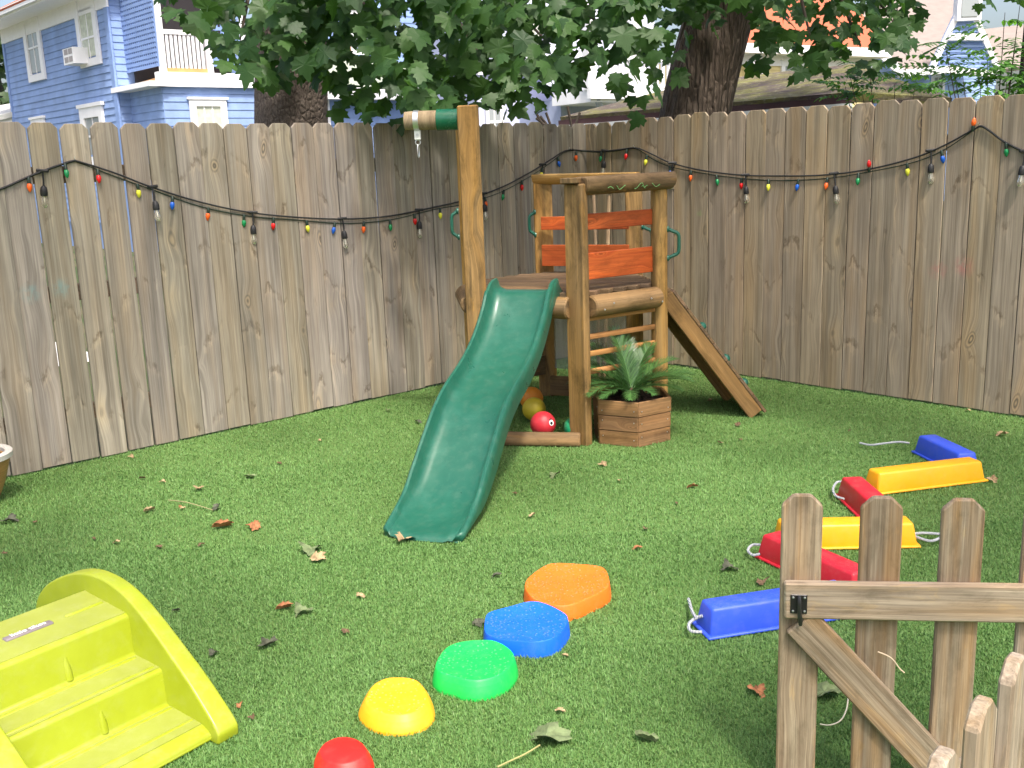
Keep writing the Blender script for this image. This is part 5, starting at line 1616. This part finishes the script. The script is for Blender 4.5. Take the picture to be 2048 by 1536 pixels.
slab('wall', [dep(-120, 262, 27.3), dep(31, 225, 27.3), dep(31, 300, 27.3), dep(-120, 320, 27.3)], plain('garage_wall', (.6, .6, .57), .8), go, .2)
# dead twigs poking over the fence corner
b = MB()
for (x, x2, y2, Y) in ((1108, 1070, 222, 8.3), (1112, 1092, 225, 8.4), (1118, 1080, 232, 8.35), (1150, 1135, 212, 8.5), (1125, 1072, 236, 8.3), (1130, 1160, 225, 8.4)):
    b.tube(smoothpath([dep(x, 320, Y), dep((x + x2) / 2 + 2, 262, Y), dep(x2, y2, Y)], 4), .011, 5)
bb_ = dep(1115, 320, 8.35)
bush = root('dead_bush', 'bare dark twigs poking above the fence near the corner', 'bush', (bb_.x, bb_.y, 0))
b.tube([Vector((bb_.x, bb_.y, 0)), bb_], .02, 6)
obj('twig', b.V, b.F, M_TWIG, bush)

# ================================================================== fallen leaves and litter on the turf
FL = {'o': (.30, .13, .06), 't': (.34, .25, .14), 'g': (.14, .18, .085), 'd': (.075, .08, .055), 'b': (.13, .085, .05)}
FLM = {}
for k, c in FL.items():
    gg = Nodes('dry_leaf_' + k)
    co = gg.n('TexCoord').outputs['Object']
    cc = gg.mix(gg.ramp(gg.noise(co, 4, 4), .35, .65), tuple(x * .6 for x in c), tuple(min(1, x * 1.25) for x in c))
    gg.base(cc, .8, .2); FLM[k] = gg.m
FV = []
for sd_ in range(6):
    V, F = maple(.5, .5, 40 + sd_)
    r = random.Random(sd_)
    a = r.uniform(0, 6); b_ = r.uniform(0, 6)
    f_ = r.uniform(.6, 1.15)
    W2 = []
    for x, y, z in V:
        u = x * math.cos(a) + (y - .4) * math.sin(a); v = -x * math.sin(a) + (y - .4) * math.cos(a)
        z2 = .06 + z * .5 + abs(u) * math.sin(f_) * (1.0 if u > 0 else .55) + .09 * math.sin(8 * v + b_) * (1 - abs(u)) + .35 * max(0, v - .15) ** 2
        u *= math.cos(f_) if u > 0 else math.cos(f_ * .6)
        W2.append((u + .08 * math.sin(5 * v + b_), v * .9 + .4, max(.0, z2)))
    V = W2
    FV.append((V, F))
FNAME = {'o': 'rusty orange', 't': 'pale tan', 'g': 'greyish green', 'd': 'dark shrivelled', 'b': 'brown'}
fme = {(k, i): mesh(*FV[i], FLM[k]) for k in FL for i in range(6)}
BIG = """447 1053 .115 o|rusty orange curled leaf on the turf left of the slide foot
508 1052 .085 o|smaller orange leaf just right of the rusty curled leaf
622 1100 .12 g|large greyish green leaf lying left of the slide foot
638 1118 .085 t|tan curled leaf touching the large greyish green leaf
808 1078 .115 t|ragged tan leaf under the tip of the slide
300 1020 .07 t|pale tan leaf lying alone in the sunny turf
395 977 .075 t|folded tan leaf near the left fence above the twig
605 1222 .085 g|grey-green leaf in the middle of the turf left of the blue stone
570 1215 .075 o|thin orange leaf beside the grey-green leaf
535 1287 .075 d|dark shrivelled leaf between the climber and the green stone
1095 1480 .145 g|large upright green-grey leaf with a long stalk near the bottom edge
1290 1478 .08 g|flat green leaf near the bottom edge right of centre
1385 972 .06 o|small orange leaf between the planter and the beams
1205 928 .06 t|tan leaf on the turf in front of the planter
1110 950 .075 g|grey-green leaf in front of the ground log
1458 1135 .08 d|dark leaf between the two blue beams
1525 1163 .065 b|brown leaf above the near blue beam, beside the gate's first picket
1515 1380 .065 o|small rusty leaf left of the gate post in the lower right
1652 1390 .115 g|large pale leaf seen between the first two gate pickets
20 1040 .09 d|dark pine cone like leaf clump at the left edge
2005 868 .075 t|tan leaf at the right edge below the fence
1985 958 .06 t|tan leaf right of the long yellow beam
957 1245 .055 d|dark scrap of leaf left of the blue stone
500 952 .075 g|folded green leaf near the left fence, right of the tan one
435 1015 .07 d|dark curled leaf at the end of the twig
775 820 .06 g|green leaf by the foot of the left fence near the slide
835 843 .06 d|dark curled leaf left of the slide's middle
1475 848 .055 b|brown leaf in front of the ramp foot""".split('\n')
rl2 = random.Random(77)
def fallen(px, py, s, k, label, grp):
    p = gnd(px, py, .018)
    M = T((p.x, p.y, .014)) @ Matrix.Rotation(rl2.uniform(0, 6.28), 4, 'Z') @ Matrix.Rotation(rl2.uniform(-.25, .25), 4, 'X') @ Matrix.Scale(s * .9, 4) @ T((0, -.4, 0))
    o = put('fallen_leaf', fme[(k, rl2.randrange(6))], None, M)
    tag(o, label, 'leaf', grp)
for ln in BIG:
    a, lb = ln.split('|')
    x, y, s, k = a.split()
    fallen(float(x), float(y), float(s), k, lb, 'larger fallen leaves')
SMALL = "285 955 b,262 912 t,325 962 t,70 1043 b,8 1105 b,190 1075 b,232 1083 t,318 1092 b,403 1088 b,365 1015 t,360 1012 o,478 1408 o,504 1432 b,425 1305 d,352 1220 d,690 1262 b,720 1190 t,993 1150 d,1275 1095 o,1290 1056 b,1065 1030 t,1030 985 b,1355 1005 b,1440 885 t,1480 878 b,1130 1310 t,1745 990 t,1240 960 t,640 880 t,560 925 b,210 905 t,1890 780 b,1700 860 b,1935 820 t,1420 800 t,1120 1420 t"
ZN = [(60, 960, 'by the wooden tub'), (250, 930, 'along the left fence'), (150, 1080, 'behind the lime climber'), (390, 1090, 'near the rusty leaf'), (400, 1000, 'beside the yellow twig'), (480, 1300, 'right of the lime climber'), (490, 1420, 'below the climber corner'), (620, 900, 'near the fence behind the slide'), (720, 1080, 'near the slide foot'), (720, 1220, 'left of the blue stone'), (1050, 1010, 'right of the slide'), (1000, 1150, 'behind the orange stone'), (1280, 1070, 'beyond the orange stone'), (1200, 980, 'in front of the planter'), (1370, 1010, 'between planter and beams'), (1450, 870, 'near the ramp foot'), (1430, 800, 'under the ramp'), (1700, 860, 'in front of the right fence'), (1920, 800, 'at the foot of the right fence'), (1745, 990, 'between the yellow beams'), (1130, 1300, 'next to the blue stone'), (1110, 1420, 'right of the green stone'), (925, 1410, 'just below the green stone'), (1510, 1400, 'left of the gate')]
def zone(x, y):
    return min(ZN, key=lambda z: (z[0] - x) ** 2 + (z[1] - y) ** 2)[2]
for q in SMALL.split(','):
    x, y, k = q.split()
    fallen(float(x), float(y), rl2.uniform(.025, .045), k, 'small %s leaf scrap on the turf %s' % (FNAME[k], zone(float(x), float(y))), 'small leaf scraps on the turf')
V, F = tubem(smoothpath([gnd(337, 1000, .022), gnd(370, 1004, .028), gnd(400, 1012, .022), gnd(425, 1020, .02)], 4), .0024, 5)
tag(obj('twig', V, F, plain('yellow_twig', (.27, .25, .12), .8), None, None, True), 'thin yellowish twig on the turf near the left fence', 'twig')
V, F = tubem(smoothpath([gnd(1080, 1490, .03), gnd(1050, 1508, .026), gnd(1020, 1522, .024), gnd(995, 1534, .022)], 4), .0022, 5)
tag(obj('leaf_stalk', V, F, plain('stalk_yellow', (.33, .30, .12), .8), None, None, True), 'long yellow leaf stalk lying near the bottom edge', 'stalk')
V, F = tubem(smoothpath([gnd(1696, 1388, .024), gnd(1694, 1415, .03), gnd(1682, 1440, .026), gnd(1660, 1450, .024), gnd(1640, 1448, .022)], 4), .002, 5)
tag(obj('loose_string', V, F, plain('pale_string', (.6, .55, .42), .9), None, None, True), 'loose pale string curled on the turf behind the gate pickets', 'string')

make_turf()
